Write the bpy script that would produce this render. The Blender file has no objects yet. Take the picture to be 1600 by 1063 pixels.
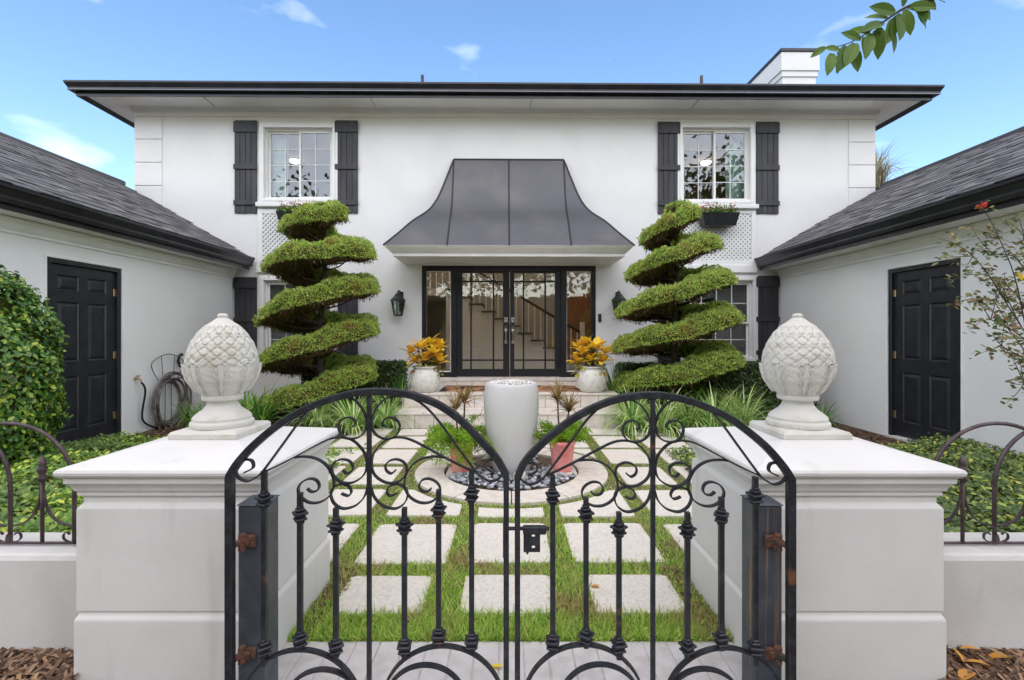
import bpy, math, random
import numpy as np
from mathutils import Vector, Matrix
random.seed(7)
rng = np.random.default_rng(11)
PI = math.pi
R = math.radians
scene = bpy.context.scene
col = scene.collection

# ------------------------------------------------------------------ camera, sky, sun, exposure
F, VX, VY, EYE = 740.0, 797.0, 522.0, 1.36
cam_d = bpy.data.cameras.new('camera'); cam = bpy.data.objects.new('camera', cam_d); col.objects.link(cam)
cam.location = (0, 0, EYE); cam.rotation_euler = (PI / 2, 0, 0)
cam_d.sensor_width = 36; cam_d.lens = F / 1600 * 36
cam_d.shift_x = (800 - VX) / 1600; cam_d.shift_y = (VY - 531.5) / 1600
cam_d.clip_start = .05; cam_d.clip_end = 2000
scene.camera = cam

SUN_EL, SUN_AZ = 46, 176           # sun high behind the camera, veiled
world = bpy.data.worlds.new('World'); scene.world = world; world.use_nodes = True
wn, wl = world.node_tree.nodes, world.node_tree.links
wn.clear()
wo = wn.new('ShaderNodeOutputWorld'); bg = wn.new('ShaderNodeBackground')
sky = wn.new('ShaderNodeTexSky'); sky.sky_type = 'NISHITA'; sky.sun_disc = False
sky.sun_elevation = R(SUN_EL); sky.sun_rotation = R(SUN_AZ)
sky.air_density = 1.0; sky.dust_density = .55; sky.ozone_density = 1.0; sky.altitude = 0
hsv = wn.new('ShaderNodeHueSaturation'); hsv.inputs['Saturation'].default_value = 1.12; hsv.inputs['Hue'].default_value = .5
wl.new(sky.outputs[0], hsv.inputs['Color'])
tc = wn.new('ShaderNodeTexCoord'); mp = wn.new('ShaderNodeMapping'); mp.inputs['Scale'].default_value = (1.0, 1.0, 2.2)
mp.inputs['Location'].default_value = (5.3, 2.2, .9)
nz = wn.new('ShaderNodeTexNoise'); nz.inputs['Scale'].default_value = 5.0; nz.inputs['Detail'].default_value = 4; nz.inputs['Roughness'].default_value = .5
cr = wn.new('ShaderNodeValToRGB'); cr.color_ramp.elements[0].position = .615; cr.color_ramp.elements[1].position = .95
cr.color_ramp.elements[1].color = (.8, .8, .8, 1)
mixw = wn.new('ShaderNodeMixRGB'); mixw.inputs[2].default_value = (6.5, 6.9, 7.4, 1)
wl.new(tc.outputs['Generated'], mp.inputs[0]); wl.new(mp.outputs[0], nz.inputs['Vector']); wl.new(nz.outputs[0], cr.inputs[0])
wl.new(cr.outputs[0], mixw.inputs[0]); wl.new(hsv.outputs[0], mixw.inputs[1]); wl.new(mixw.outputs[0], bg.inputs[0])
bg.inputs[1].default_value = .15
wl.new(bg.outputs[0], wo.inputs[0])

sun_d = bpy.data.lights.new('sun', 'SUN'); sun = bpy.data.objects.new('sun', sun_d); col.objects.link(sun)
sun_d.energy = 2.3; sun_d.angle = R(150); sun_d.color = (1, .86, .66)
sd = Vector((math.sin(R(SUN_AZ)) * math.cos(R(SUN_EL)), math.cos(R(SUN_AZ)) * math.cos(R(SUN_EL)), math.sin(R(SUN_EL))))
sun.rotation_euler = sd.to_track_quat('Z', 'Y').to_euler(); sun.location = (0, -5, 20)
scene.view_settings.view_transform = 'Standard'; scene.view_settings.look = 'None'
scene.view_settings.gamma = 1; scene.view_settings.use_curve_mapping = False
scene.view_settings.exposure = 1.07
scene.cycles.max_bounces = 8; scene.cycles.transparent_max_bounces = 16

# ------------------------------------------------------------------ pixel helpers (direction only; the depth Y comes from what a thing stands on)
def P(x, y, Y): return Vector(((x - VX) * Y / F, Y, EYE - (y - VY) * Y / F))
def GY(y, z=0): return F * (EYE - z) / (y - VY)
HA, HY = R(.6), 9.25
def hp(x, y, off=0.0):
    k = (x - VX) / F
    u = (k * (HY - off * math.cos(HA)) - off * math.sin(HA)) / (math.cos(HA) - k * math.sin(HA))
    Y = HY + u * math.sin(HA) - off * math.cos(HA)
    return u, EYE - (y - VY) * Y / F

# ------------------------------------------------------------------ materials
MATS = {}
def nodes(name):
    m = bpy.data.materials.new(name); m.use_nodes = True; MATS[name] = m
    nt = m.node_tree; b = nt.nodes['Principled BSDF']
    return m, nt.nodes, nt.links, b
def pm(name, c1, c2=None, rough=.6, scale=4.0, detail=4, bump=0.0, bscale=60.0, metal=0.0, spec=.5, lo=.4, hi=.65, stretch=(1, 1, 1), c3=None, s3=2.0, lo3=.55, hi3=.7, st3=(1, 1, 1), coat=0):
    m, n, l, b = nodes(name)
    g = n.new('ShaderNodeNewGeometry')
    def noise(sc, st, lo, hi, det):
        mp = n.new('ShaderNodeMapping'); mp.inputs['Scale'].default_value = st
        l.new(g.outputs['Position'], mp.inputs[0])
        t = n.new('ShaderNodeTexNoise'); t.inputs['Scale'].default_value = sc; t.inputs['Detail'].default_value = det
        l.new(mp.outputs[0], t.inputs['Vector'])
        r = n.new('ShaderNodeMapRange'); r.inputs[1].default_value = lo; r.inputs[2].default_value = hi
        l.new(t.outputs[0], r.inputs[0]); return r.outputs[0]
    def mix(f, a, bb):
        x = n.new('ShaderNodeMixRGB'); l.new(f, x.inputs[0])
        for i, v in ((1, a), (2, bb)):
            if isinstance(v, tuple): x.inputs[i].default_value = (*v, 1)
            else: l.new(v, x.inputs[i])
        return x.outputs[0]
    cc = c1
    if c2: cc = mix(noise(scale, stretch, lo, hi, detail), c1, c2)
    if c3: cc = mix(noise(s3, st3, lo3, hi3, 6), cc, c3)
    if isinstance(cc, tuple): b.inputs['Base Color'].default_value = (*cc, 1)
    else: l.new(cc, b.inputs['Base Color'])
    b.inputs['Roughness'].default_value = rough; b.inputs['Metallic'].default_value = metal
    b.inputs['Specular IOR Level'].default_value = spec; b.inputs['Coat Weight'].default_value = coat
    if bump:
        t = n.new('ShaderNodeTexNoise'); t.inputs['Scale'].default_value = bscale; t.inputs['Detail'].default_value = 5
        l.new(g.outputs['Position'], t.inputs['Vector'])
        bp = n.new('ShaderNodeBump'); bp.inputs['Strength'].default_value = bump; bp.inputs['Distance'].default_value = .01
        l.new(t.outputs[0], bp.inputs['Height']); l.new(bp.outputs[0], b.inputs['Normal'])
    return m
def foliage(name, ramp, patch=None, mul=1.9, pscale=3.0, plo=.5, phi=.7, rough=.5, trans=.3, spec=.35):
    ramp = [(p, tuple(min(.85, q * mul) for q in c)) for p, c in ramp]; patch = tuple(q * mul for q in patch) if patch else None
    m, n, l, b = nodes(name)
    g = n.new('ShaderNodeNewGeometry'); oi = n.new('ShaderNodeObjectInfo')
    ad = n.new('ShaderNodeMath'); ad.operation = 'ADD'; fr = n.new('ShaderNodeMath'); fr.operation = 'FRACT'
    l.new(g.outputs['Random Per Island'], ad.inputs[0]); l.new(oi.outputs['Random'], ad.inputs[1]); l.new(ad.outputs[0], fr.inputs[0])
    r = n.new('ShaderNodeValToRGB'); e = r.color_ramp.elements
    while len(e) < len(ramp): e.new(.5)
    for i, (p, c) in enumerate(ramp): e[i].position = p; e[i].color = (*c, 1)
    l.new(fr.outputs[0], r.inputs[0]); cc = r.outputs[0]
    if patch:
        t = n.new('ShaderNodeTexNoise'); t.inputs['Scale'].default_value = pscale; t.inputs['Detail'].default_value = 5
        l.new(g.outputs['Position'], t.inputs['Vector'])
        q = n.new('ShaderNodeMapRange'); q.inputs[1].default_value = plo; q.inputs[2].default_value = phi; q.inputs[4].default_value = .8
        l.new(t.outputs[0], q.inputs[0])
        x = n.new('ShaderNodeMixRGB'); x.inputs[2].default_value = (*patch, 1); l.new(q.outputs[0], x.inputs[0]); l.new(cc, x.inputs[1]); cc = x.outputs[0]
    l.new(cc, b.inputs['Base Color']); b.inputs['Roughness'].default_value = rough; b.inputs['Specular IOR Level'].default_value = spec
    if trans:
        tr = n.new('ShaderNodeBsdfTranslucent'); l.new(cc, tr.inputs[0]); mx = n.new('ShaderNodeMixShader'); mx.inputs[0].default_value = trans
        out = n['Material Output']; l.new(b.outputs[0], mx.inputs[1]); l.new(tr.outputs[0], mx.inputs[2]); l.new(mx.outputs[0], out.inputs[0])
    return m
def glass(name, tint=(1, 1, 1), base=.06):
    m, n, l, b = nodes(name); n.remove(b)
    t = n.new('ShaderNodeBsdfTransparent'); t.inputs[0].default_value = (*tint, 1)
    gl = n.new('ShaderNodeBsdfGlossy'); gl.inputs['Roughness'].default_value = .01
    fr = n.new('ShaderNodeFresnel'); fr.inputs[0].default_value = 1.5
    ad = n.new('ShaderNodeMath'); ad.operation = 'ADD'; ad.inputs[1].default_value = base; ad.use_clamp = True
    l.new(fr.outputs[0], ad.inputs[0])
    mx = n.new('ShaderNodeMixShader'); l.new(ad.outputs[0], mx.inputs[0]); l.new(t.outputs[0], mx.inputs[1]); l.new(gl.outputs[0], mx.inputs[2])
    l.new(mx.outputs[0], n['Material Output'].inputs[0]); return m
def emit(name, c, s):
    m, n, l, b = nodes(name); b.inputs['Emission Color'].default_value = (*c, 1); b.inputs['Emission Strength'].default_value = s
    b.inputs['Base Color'].default_value = (*c, 1); return m

stucco = pm('stucco', (.80, .79, .775), (.76, .75, .735), rough=.85, scale=1.2, bump=.25, bscale=55, spec=.25, c3=(.72, .71, .70), s3=.9, lo3=.6, hi3=.85, st3=(1, 1, .35))
pillar_m = pm('pillar_stucco', (.65, .63, .595), (.61, .59, .555), rough=.85, scale=2.5, bump=.16, bscale=190, spec=.25, c3=(.48, .465, .43), s3=3.0, lo3=.60, hi3=.86, st3=(2.6, 2.6, .35))
wall_low = pm('low_wall_stucco', (.61, .59, .56), (.53, .51, .485), rough=.88, scale=3.0, bump=.22, bscale=150, spec=.2, c3=(.42, .40, .36), s3=5, lo3=.64, hi3=.8, st3=(1, 1, .3))
trim = pm('white_trim', (.82, .81, .79), (.77, .76, .74), rough=.5, scale=3, spec=.4)
soffit_m = pm('soffit_paint', (.86, .85, .83), (.83, .82, .80), rough=.6, scale=1.5)
cast = pm('cast_stone', (.60, .575, .52), (.47, .42, .33), rough=.85, scale=9, lo=.52, hi=.8, bump=.4, bscale=140, spec=.2)
black_metal = pm('gutter_black', (.012, .012, .016), (.02, .02, .024), rough=.28, scale=4, spec=.5)
shutter_m = pm('shutter_paint', (.030, .029, .034), (.052, .050, .056), rough=.6, scale=6, stretch=(1, 1, .25), bump=.25, bscale=40)
door_m = pm('door_paint', (.014, .015, .020), (.022, .023, .028), rough=.42, scale=8, c3=(.05, .05, .055), s3=30, lo3=.72, hi3=.8)
entry_m = pm('entry_paint', (.008, .0085, .014), (.011, .011, .016), rough=.35, scale=5)
canopy_m = pm('canopy_metal', (.085, .085, .098), (.105, .104, .112), rough=.45, scale=1.2, metal=.25, c3=(.13, .13, .125), s3=1.6, lo3=.55, hi3=.8)
canopy_seam = pm('canopy_seam', (.03, .03, .036), rough=.45, metal=.3)
iron = pm('iron', (.014, .015, .019), (.036, .037, .043), rough=.42, scale=25, lo=.45, hi=.75, bump=.35, bscale=120, metal=.3, c3=(.16, .065, .03), s3=9, lo3=.66, hi3=.74)
iron_post = pm('iron_post', (.058, .066, .082), (.092, .102, .120), rough=.42, scale=10, metal=.3, bump=.2, bscale=70, c3=(.26, .12, .035), s3=26, lo3=.66, hi3=.82, st3=(1, 1, .07))
iron_post_r = pm('iron_post_rust', (.058, .066, .082), (.092, .102, .120), rough=.45, scale=10, metal=.3, bump=.2, bscale=70, c3=(.46, .25, .08), s3=34, lo3=.53, hi3=.68, st3=(1, 1, .03))
rusty = pm('rust', (.16, .06, .03), (.04, .035, .035), rough=.8, scale=40, bump=.8, bscale=90)
fence_m = pm('fence_iron', (.055, .035, .038), (.10, .07, .07), rough=.5, scale=20, metal=.3, c3=(.17, .08, .05), s3=12, lo3=.62, hi3=.74)
paver = pm('path_stone', (.69, .635, .56), (.57, .525, .46), rough=.9, scale=60, detail=8, bump=.5, bscale=180, spec=.2, c3=(.46, .43, .38), s3=3.5, lo3=.58, hi3=.85)
ring_m = pm('ring_stone', (.64, .58, .50), (.54, .49, .43), rough=.9, scale=20, detail=8, bump=.4, bscale=160, spec=.2)
brick_m = pm('brick_paver', (.55, .52, .50), (.46, .43, .41), rough=.9, scale=14, detail=8, bump=.4, bscale=150, spec=.2)
joint_m = pm('joint_sand', (.62, .60, .56), (.42, .40, .36), rough=.95, scale=25)
tile_m = pm('step_tile', (.66, .60, .53), (.56, .50, .44), rough=.6, scale=7, detail=6, bump=.15, bscale=60)
grout = pm('grout', (.30, .27, .24), rough=.95)
soil = pm('soil', (.085, .060, .042), (.15, .11, .08), rough=1, scale=25, detail=8, bump=1.0, bscale=40, spec=.1)
soil_path = pm('path_soil', (.13, .11, .065), (.10, .13, .045), rough=1, scale=22, detail=8, bump=.8, bscale=80, spec=.1)
urn_m = pm('urn_glaze', (.56, .55, .535), (.53, .52, .505), rough=.45, scale=3, bump=.05, bscale=30)
white_pebble = pm('white_pebble', (.75, .73, .68), (.6, .58, .54), rough=.6, scale=40)
pot_m = pm('clay_pot_white', (.68, .66, .61), (.52, .49, .43), rough=.9, scale=14, lo=.5, hi=.72, bump=.6, bscale=45)
pink_m = pm('pink_clay', (.80, .21, .20), (.84, .36, .33), rough=.75, scale=9, bump=.2, bscale=60)
brass = pm('brass', (.55, .36, .18), rough=.35, metal=.9)
steel = pm('satin_steel', (.62, .61, .58), rough=.28, metal=1)
dark_knob = pm('dark_knob', (.03, .03, .03), rough=.2, metal=.6)
lantern_m = pm('lantern_metal', (.03, .034, .034), (.055, .06, .058), rough=.45, metal=.4, scale=30)
clear = glass('clear_glass', (.86, .95, .93), .12)
door_glass = glass('door_glass', (.95, .96, .96), .075)
hose_m = pm('hose', (.11, .09, .085), (.20, .175, .165), rough=.5, scale=15)
black_rubber = pm('black_rubber', (.012, .012, .012), rough=.5)
bark = pm('bark', (.10, .075, .055), (.06, .045, .035), rough=.95, scale=18, bump=.8, bscale=50, stretch=(1, 1, .3))
twig = pm('twig', (.10, .06, .045), (.06, .035, .025), rough=.9, scale=30)
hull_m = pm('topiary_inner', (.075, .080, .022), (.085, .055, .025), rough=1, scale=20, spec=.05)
ground_m = pm('ground_lawn', (.06, .10, .025), (.10, .13, .04), rough=1, scale=6, bump=.6, bscale=40)
street_m = pm('street_asphalt', (.10, .10, .10), (.13, .13, .13), rough=.95, scale=20)
roof_main = pm('main_roof', (.05, .05, .055), (.08, .08, .085), rough=.95, scale=12)
room_m = pm('room_paint', (.40, .38, .34), (.34, .33, .30), rough=.8, scale=2)
room_warm = pm('room_paint_warm', (.46, .27, .15), (.42, .25, .15), rough=.8, scale=2)
room_dark = pm('room_paint_grey', (.30, .30, .31), rough=.8)
floor_in = pm('hall_floor', (.35, .30, .26), rough=.3)
wood_dark = pm('dark_wood', (.045, .025, .018), (.07, .04, .028), rough=.4, scale=10)
wood_red = pm('wood_door', (.30, .13, .06), (.22, .09, .04), rough=.4, scale=8, stretch=(4, 4, .5))
curtain_m = pm('curtain', (.55, .66, .60), (.45, .56, .52), rough=.9, scale=6, stretch=(6, 6, .2))
lamp_glow = emit('lamp_glow', (1, .82, .58), 9)
bell_glow = emit('bell_glow', (1, 1, 1), 1.5)
def mat_shingle():
    m, n, l, b = nodes('shingle')
    g = n.new('ShaderNodeNewGeometry'); oi = n.new('ShaderNodeObjectInfo')
    ad = n.new('ShaderNodeMath'); fr = n.new('ShaderNodeMath'); fr.operation = 'FRACT'
    l.new(g.outputs['Random Per Island'], ad.inputs[0]); l.new(oi.outputs['Random'], ad.inputs[1]); l.new(ad.outputs[0], fr.inputs[0])
    r = n.new('ShaderNodeValToRGB'); e = r.color_ramp.elements
    e[0].color = (.085, .084, .090, 1); e[1].color = (.18, .176, .182, 1)
    l.new(fr.outputs[0], r.inputs[0])
    t = n.new('ShaderNodeTexNoise'); t.inputs['Scale'].default_value = 160; l.new(g.outputs['Position'], t.inputs['Vector'])
    x = n.new('ShaderNodeMixRGB'); x.blend_type = 'MULTIPLY'; x.inputs[0].default_value = .8
    r2 = n.new('ShaderNodeMapRange'); r2.inputs[1].default_value = .3; r2.inputs[2].default_value = .7; r2.inputs[3].default_value = .6; r2.inputs[4].default_value = 1.5
    l.new(t.outputs[0], r2.inputs[0]); l.new(r.outputs[0], x.inputs[1]); l.new(r2.outputs[0], x.inputs[2])
    l.new(x.outputs[0], b.inputs['Base Color']); b.inputs['Roughness'].default_value = .95; b.inputs['Specular IOR Level'].default_value = .15
    return m
shingle_m = mat_shingle()
def mat_leopard():
    m, n, l, b = nodes('leopard_mat')
    g = n.new('ShaderNodeNewGeometry'); v = n.new('ShaderNodeTexNoise'); v.inputs['Scale'].default_value = 5; v.inputs['Detail'].default_value = 2
    l.new(g.outputs['Position'], v.inputs['Vector'])
    r = n.new('ShaderNodeValToRGB'); e = r.color_ramp.elements; e[0].position = .47; e[0].color = (.012, .010, .010, 1); e[1].position = .50; e[1].color = (.36, .17, .075, 1)
    l.new(v.outputs[0], r.inputs[0]); l.new(r.outputs[0], b.inputs['Base Color']); b.inputs['Roughness'].default_value = .95; return m
mat_m = mat_leopard()
# foliage
jun = foliage('juniper', mul=2.3, ramp=[(0, (.10, .165, .04)), (.4, (.19, .27, .06)), (.8, (.32, .37, .09)), (1, (.38, .31, .12))], patch=(.22, .13, .04), pscale=3.2, plo=.58, phi=.76, trans=.42)
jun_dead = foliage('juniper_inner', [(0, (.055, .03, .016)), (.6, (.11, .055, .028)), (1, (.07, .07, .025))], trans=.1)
box_leaf = foliage('boxwood', [(0, (.012, .028, .010)), (.7, (.03, .06, .016)), (1, (.09, .12, .04))], trans=.15, spec=.5)
lir = foliage('lily_grass', mul=2.2, ramp=[(0, (.06, .13, .03)), (.5, (.13, .22, .05)), (.8, (.28, .34, .12)), (1, (.42, .42, .24))], trans=.3)
agap = foliage('agapanthus', [(0, (.035, .10, .018)), (.6, (.07, .17, .03)), (1, (.20, .28, .04))], trans=.3)
grassm = foliage('grass_blades', mul=2.3, ramp=[(0, (.09, .16, .025)), (.55, (.19, .28, .045)), (.85, (.28, .35, .08)), (1, (.36, .28, .13))], patch=(.22, .16, .08), pscale=2.4, plo=.50, phi=.66, trans=.35)
jas = foliage('groundcover', mul=2.4, ramp=[(0, (.025, .06, .012)), (.5, (.07, .13, .02)), (.85, (.20, .26, .03)), (1, (.30, .30, .04))], patch=(.04, .075, .02), pscale=1.3, plo=.5, phi=.62, trans=.25, spec=.5)
jas_dark = foliage('groundcover_dark', mul=2.3, ramp=[(0, (.018, .035, .010)), (.55, (.045, .075, .018)), (.9, (.14, .17, .03)), (1, (.24, .24, .04))], trans=.2, spec=.5)
shrubm = foliage('shrub_leaf', mul=2.6, ramp=[(0, (.012, .035, .008)), (.5, (.035, .085, .014)), (.85, (.10, .16, .025)), (1, (.22, .24, .03))], trans=.2, spec=.6, rough=.38)
rosem = foliage('rose_leaf', mul=1.25, ramp=[(0, (.06, .10, .025)), (.4, (.13, .15, .04)), (.7, (.22, .19, .07)), (1, (.20, .10, .06))], trans=.3)
treem = foliage('tree_leaf', [(0, (.02, .05, .01)), (.6, (.05, .10, .02)), (1, (.12, .15, .04))], trans=.3)
branchm = foliage('branch_leaf', [(0, (.035, .075, .012)), (1, (.08, .13, .02))], trans=.3)
fernm = foliage('fern', mul=1.45, ramp=[(0, (.12, .25, .02)), (.6, (.24, .40, .03)), (1, (.38, .46, .06))], trans=.4)
crotm = foliage('croton_leaf', mul=1.1, ramp=[(0, (.72, .38, .02)), (.45, (.78, .52, .03)), (.8, (.70, .56, .06)), (1, (.62, .28, .03))], trans=.3)
crot_g = foliage('croton_green', mul=1.6, ramp=[(0, (.12, .15, .03)), (.6, (.32, .30, .04)), (1, (.20, .06, .03))], trans=.3)
spikem = foliage('dracaena', mul=1.1, ramp=[(0, (.22, .17, .06)), (.6, (.34, .25, .10)), (1, (.30, .13, .06))], trans=.3)
palmm = foliage('palm_frond', mul=1.1, ramp=[(0, (.24, .22, .13)), (1, (.48, .44, .32))], trans=.3)
petal_p = foliage('petal', mul=1.1, ramp=[(0, (.55, .12, .16)), (.6, (.70, .30, .32)), (1, (.75, .55, .55))], trans=.2)
red_petal = pm('red_petal', (.70, .05, .03), rough=.6)
mulchm = foliage('mulch_chip', mul=1.1, ramp=[(0, (.055, .035, .025)), (.5, (.15, .09, .06)), (.85, (.26, .17, .11)), (1, (.34, .20, .11))], trans=0, rough=.9, spec=.1)
fallm = foliage('fallen_leaf', mul=1.1, ramp=[(0, (.50, .22, .03)), (.6, (.62, .30, .06)), (1, (.42, .17, .06))], trans=.2)
pebm = foliage('river_pebble', mul=1.5, ramp=[(0, (.10, .11, .125)), (.5, (.20, .21, .23)), (1, (.34, .34, .35))], trans=0, rough=.55, spec=.4)

# ------------------------------------------------------------------ mesh helpers
ORG = {}
class MB:
    def __init__(s): s.v = []; s.f = []
    def add(s, v, f):
        o = len(s.v); s.v += [tuple(p) for p in v]; s.f += [tuple(i + o for i in q) for q in f]; return s
    def box(s, x0, x1, y0, y1, z0, z1, M=None):
        v = [Vector((x, y, z)) for x in (x0, x1) for y in (y0, y1) for z in (z0, z1)]
        if M is not None: v = [M @ p for p in v]
        return s.add(v, [(0, 1, 3, 2), (4, 6, 7, 5), (0, 4, 5, 1), (2, 3, 7, 6), (0, 2, 6, 4), (1, 5, 7, 3)])
    def cbox(s, x0, x1, y0, y1, z0, z1, b=.005, M=None):
        v = []; idx = {}
        for ix, x in enumerate((x0, x1)):
            for iy, y in enumerate((y0, y1)):
                for iz, z in enumerate((z0, z1)):
                    dx, dy, dz = (b if ix == 0 else -b), (b if iy == 0 else -b), (b if iz == 0 else -b)
                    for a, p in enumerate(((x, y + dy, z + dz), (x + dx, y, z + dz), (x + dx, y + dy, z))):
                        idx[ix, iy, iz, a] = len(v); v.append(Vector(p))
        f = []
        I = idx
        for i in (0, 1):
            q = [I[i, 0, 0, 0], I[i, 1, 0, 0], I[i, 1, 1, 0], I[i, 0, 1, 0]]; f.append(q if i else q[::-1])
            q = [I[0, i, 0, 1], I[1, i, 0, 1], I[1, i, 1, 1], I[0, i, 1, 1]]; f.append(q if not i else q[::-1])
            q = [I[0, 0, i, 2], I[1, 0, i, 2], I[1, 1, i, 2], I[0, 1, i, 2]]; f.append(q if i else q[::-1])
            for j in (0, 1):
                f.append([I[i, j, 0, 0], I[i, j, 0, 1], I[i, j, 1, 1], I[i, j, 1, 0]])
                f.append([I[i, 0, j, 0], I[i, 0, j, 2], I[i, 1, j, 2], I[i, 1, j, 0]])
                f.append([I[0, i, j, 1], I[0, i, j, 2], I[1, i, j, 2], I[1, i, j, 1]])
                for k in (0, 1): f.append([I[i, j, k, 0], I[i, j, k, 1], I[i, j, k, 2]])
        if M is not None: v = [M @ p for p in v]
        return s.add(v, f)
    def lathe(s, prof, c=(0, 0, 0), n=24, cap=True):
        c = Vector(c); v = []; f = []
        for r, z in prof:
            for i in range(n):
                a = 2 * PI * i / n; v.append((c.x + r * math.cos(a), c.y + r * math.sin(a), c.z + z))
        for j in range(len(prof) - 1):
            for i in range(n):
                k = (i + 1) % n; f.append((j * n + i, j * n + k, (j + 1) * n + k, (j + 1) * n + i))
        if cap: f.append(tuple(range(n))[::-1]); f.append(tuple((len(prof) - 1) * n + i for i in range(n)))
        return s.add(v, f)
    def tube(s, pts, r, n=6, cap=True):
        pts = [Vector(p) for p in pts]; m = len(pts)
        rad = r if hasattr(r, '__len__') else [r] * m
        v = []; f = []; up = None
        for i, p in enumerate(pts):
            t = (pts[min(i + 1, m - 1)] - pts[max(i - 1, 0)])
            t = t.normalized() if t.length > 1e-9 else Vector((0, 0, 1))
            if up is None:
                up = Vector((0, 0, 1)) if abs(t.z) < .9 else Vector((1, 0, 0))
            a = (up - t * up.dot(t)); a = a.normalized() if a.length > 1e-6 else t.orthogonal().normalized()
            up = a; b = t.cross(a)
            for k in range(n):
                w = 2 * PI * k / n; v.append(p + (a * math.cos(w) + b * math.sin(w)) * rad[i])
        for i in range(m - 1):
            for k in range(n):
                q = (k + 1) % n; f.append((i * n + k, i * n + q, (i + 1) * n + q, (i + 1) * n + k))
        if cap: f.append(tuple(range(n))[::-1]); f.append(tuple((m - 1) * n + k for k in range(n)))
        return s.add(v, f)
    def strap(s, pts, thick, depth):
        """flat bar swept along a path in an XZ plane: thin in the plane, deep along Y"""
        pts = [Vector(p) for p in pts]; m = len(pts); v = []; f = []
        for i, p in enumerate(pts):
            t = pts[min(i + 1, m - 1)] - pts[max(i - 1, 0)]; t.y = 0
            t = t.normalized() if t.length > 1e-9 else Vector((1, 0, 0))
            nn = Vector((-t.z, 0, t.x)) * thick / 2; d = Vector((0, depth / 2, 0))
            v += [p + nn - d, p + nn + d, p - nn + d, p - nn - d]
        for i in range(m - 1):
            for k in range(4):
                q = (k + 1) % 4; f.append((i * 4 + k, i * 4 + q, i * 4 + 4 + q, i * 4 + 4 + k))
        f += [(3, 2, 1, 0), tuple((m - 1) * 4 + k for k in range(4))]
        return s.add(v, f)
    def sweep(s, path, prof, closed=False, z=0):
        """mitred moulding: path in XY (outside on its right hand), profile of (outward, z)"""
        path = [Vector((p[0], p[1])) for p in path]; m = len(path); k = len(prof); v = []; f = []
        for i, p in enumerate(path):
            if closed or 0 < i < m - 1:
                a = (p - path[i - 1]).normalized(); b = (path[(i + 1) % m] - p).normalized()
            elif i == 0: a = b = (path[1] - p).normalized()
            else: a = b = (p - path[i - 1]).normalized()
            na, nb = Vector((a.y, -a.x)), Vector((b.y, -b.x))
            mt = (na + nb).normalized(); mt = mt / max(.2, mt.dot(na))
            for o, zz in prof: v.append((p.x + mt.x * o, p.y + mt.y * o, z + zz))
        for i in range(m if closed else m - 1):
            j = (i + 1) % m
            for q in range(k - 1): f.append((i * k + q, j * k + q, j * k + q + 1, i * k + q + 1))
        if not closed: f.append(tuple(range(k))); f.append(tuple((m - 1) * k + q for q in range(k))[::-1])
        return s.add(v, f)
    def prism(s, poly, z0, z1):
        n = len(poly); v = [(x, y, z0) for x, y in poly] + [(x, y, z1) for x, y in poly]
        f = [tuple(range(n))[::-1], tuple(range(n, 2 * n))] + [(i, (i + 1) % n, n + (i + 1) % n, n + i) for i in range(n)]
        return s.add(v, f)
    def build(s, name, m, parent=None, smooth=False, bevel=0, loc=None):
        me = bpy.data.meshes.new(name)
        off = Vector(ORG.get(parent.name, (0, 0, 0))) if parent is not None else Vector((0, 0, 0))
        if loc is not None: off = Vector(loc)
        me.from_pydata([(x - off.x, y - off.y, z - off.z) for x, y, z in s.v], [], s.f)
        return finish(name, me, m, parent, smooth, bevel, off, loc)
def finish(name, me, m, parent, smooth, bevel=0, off=(0, 0, 0), loc=None):
    me.validate(); me.update()
    me.materials.append(m)
    if smooth: me.polygons.foreach_set('use_smooth', [True] * len(me.polygons))
    o = bpy.data.objects.new(name, me); col.objects.link(o)
    if parent is not None: o.parent = parent
    if parent is not None: ORG[o.name] = Vector(off)
    elif loc is not None: o.location = loc; ORG[o.name] = Vector(loc)
    if bevel:
        b = o.modifiers.new('bevel', 'BEVEL'); b.width = bevel; b.segments = 2; b.limit_method = 'ANGLE'
    return o
def thing(name, label, cat, loc=(0, 0, 0), rz=0, group=None):
    o = bpy.data.objects.new(name, None); col.objects.link(o); o.location = loc; o.rotation_euler = (0, 0, rz)
    o.empty_display_size = .1; tag(o, label, cat, group)
    if rz == 0: ORG[o.name] = Vector(loc)
    return o
def tag(o, label=None, cat=None, group=None, kind=None):
    if label: o['label'] = label
    if cat: o['category'] = cat
    if group: o['group'] = group
    if kind: o['kind'] = kind
    return o
def inst(o, parent, M=None):
    c = o.copy(); col.objects.link(c); c.parent = parent
    if M is not None: c.matrix_local = M
    return c
def crom(pts, n=6):
    pts = [Vector(p) for p in pts]; out = []
    for i in range(len(pts) - 1):
        p0, p1, p2, p3 = pts[max(i - 1, 0)], pts[i], pts[i + 1], pts[min(i + 2, len(pts) - 1)]
        for k in range(n):
            t = k / n
            out.append(.5 * ((2 * p1) + (p2 - p0) * t + (2 * p0 - 5 * p1 + 4 * p2 - p3) * t * t + (3 * p1 - p0 - 3 * p2 + p3) * t ** 3))
    out.append(pts[-1]); return out
def frames(nrm, spin=None, up=None):
    """rotation matrices whose Z is nrm with a random spin"""
    n = nrm / np.maximum(np.linalg.norm(nrm, axis=1, keepdims=True), 1e-9)
    h = rng.normal(size=n.shape) if up is None else up
    a = np.cross(n, h); a /= np.maximum(np.linalg.norm(a, axis=1, keepdims=True), 1e-9)
    b = np.cross(n, a)
    return np.stack([a, b, n], axis=2)
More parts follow.
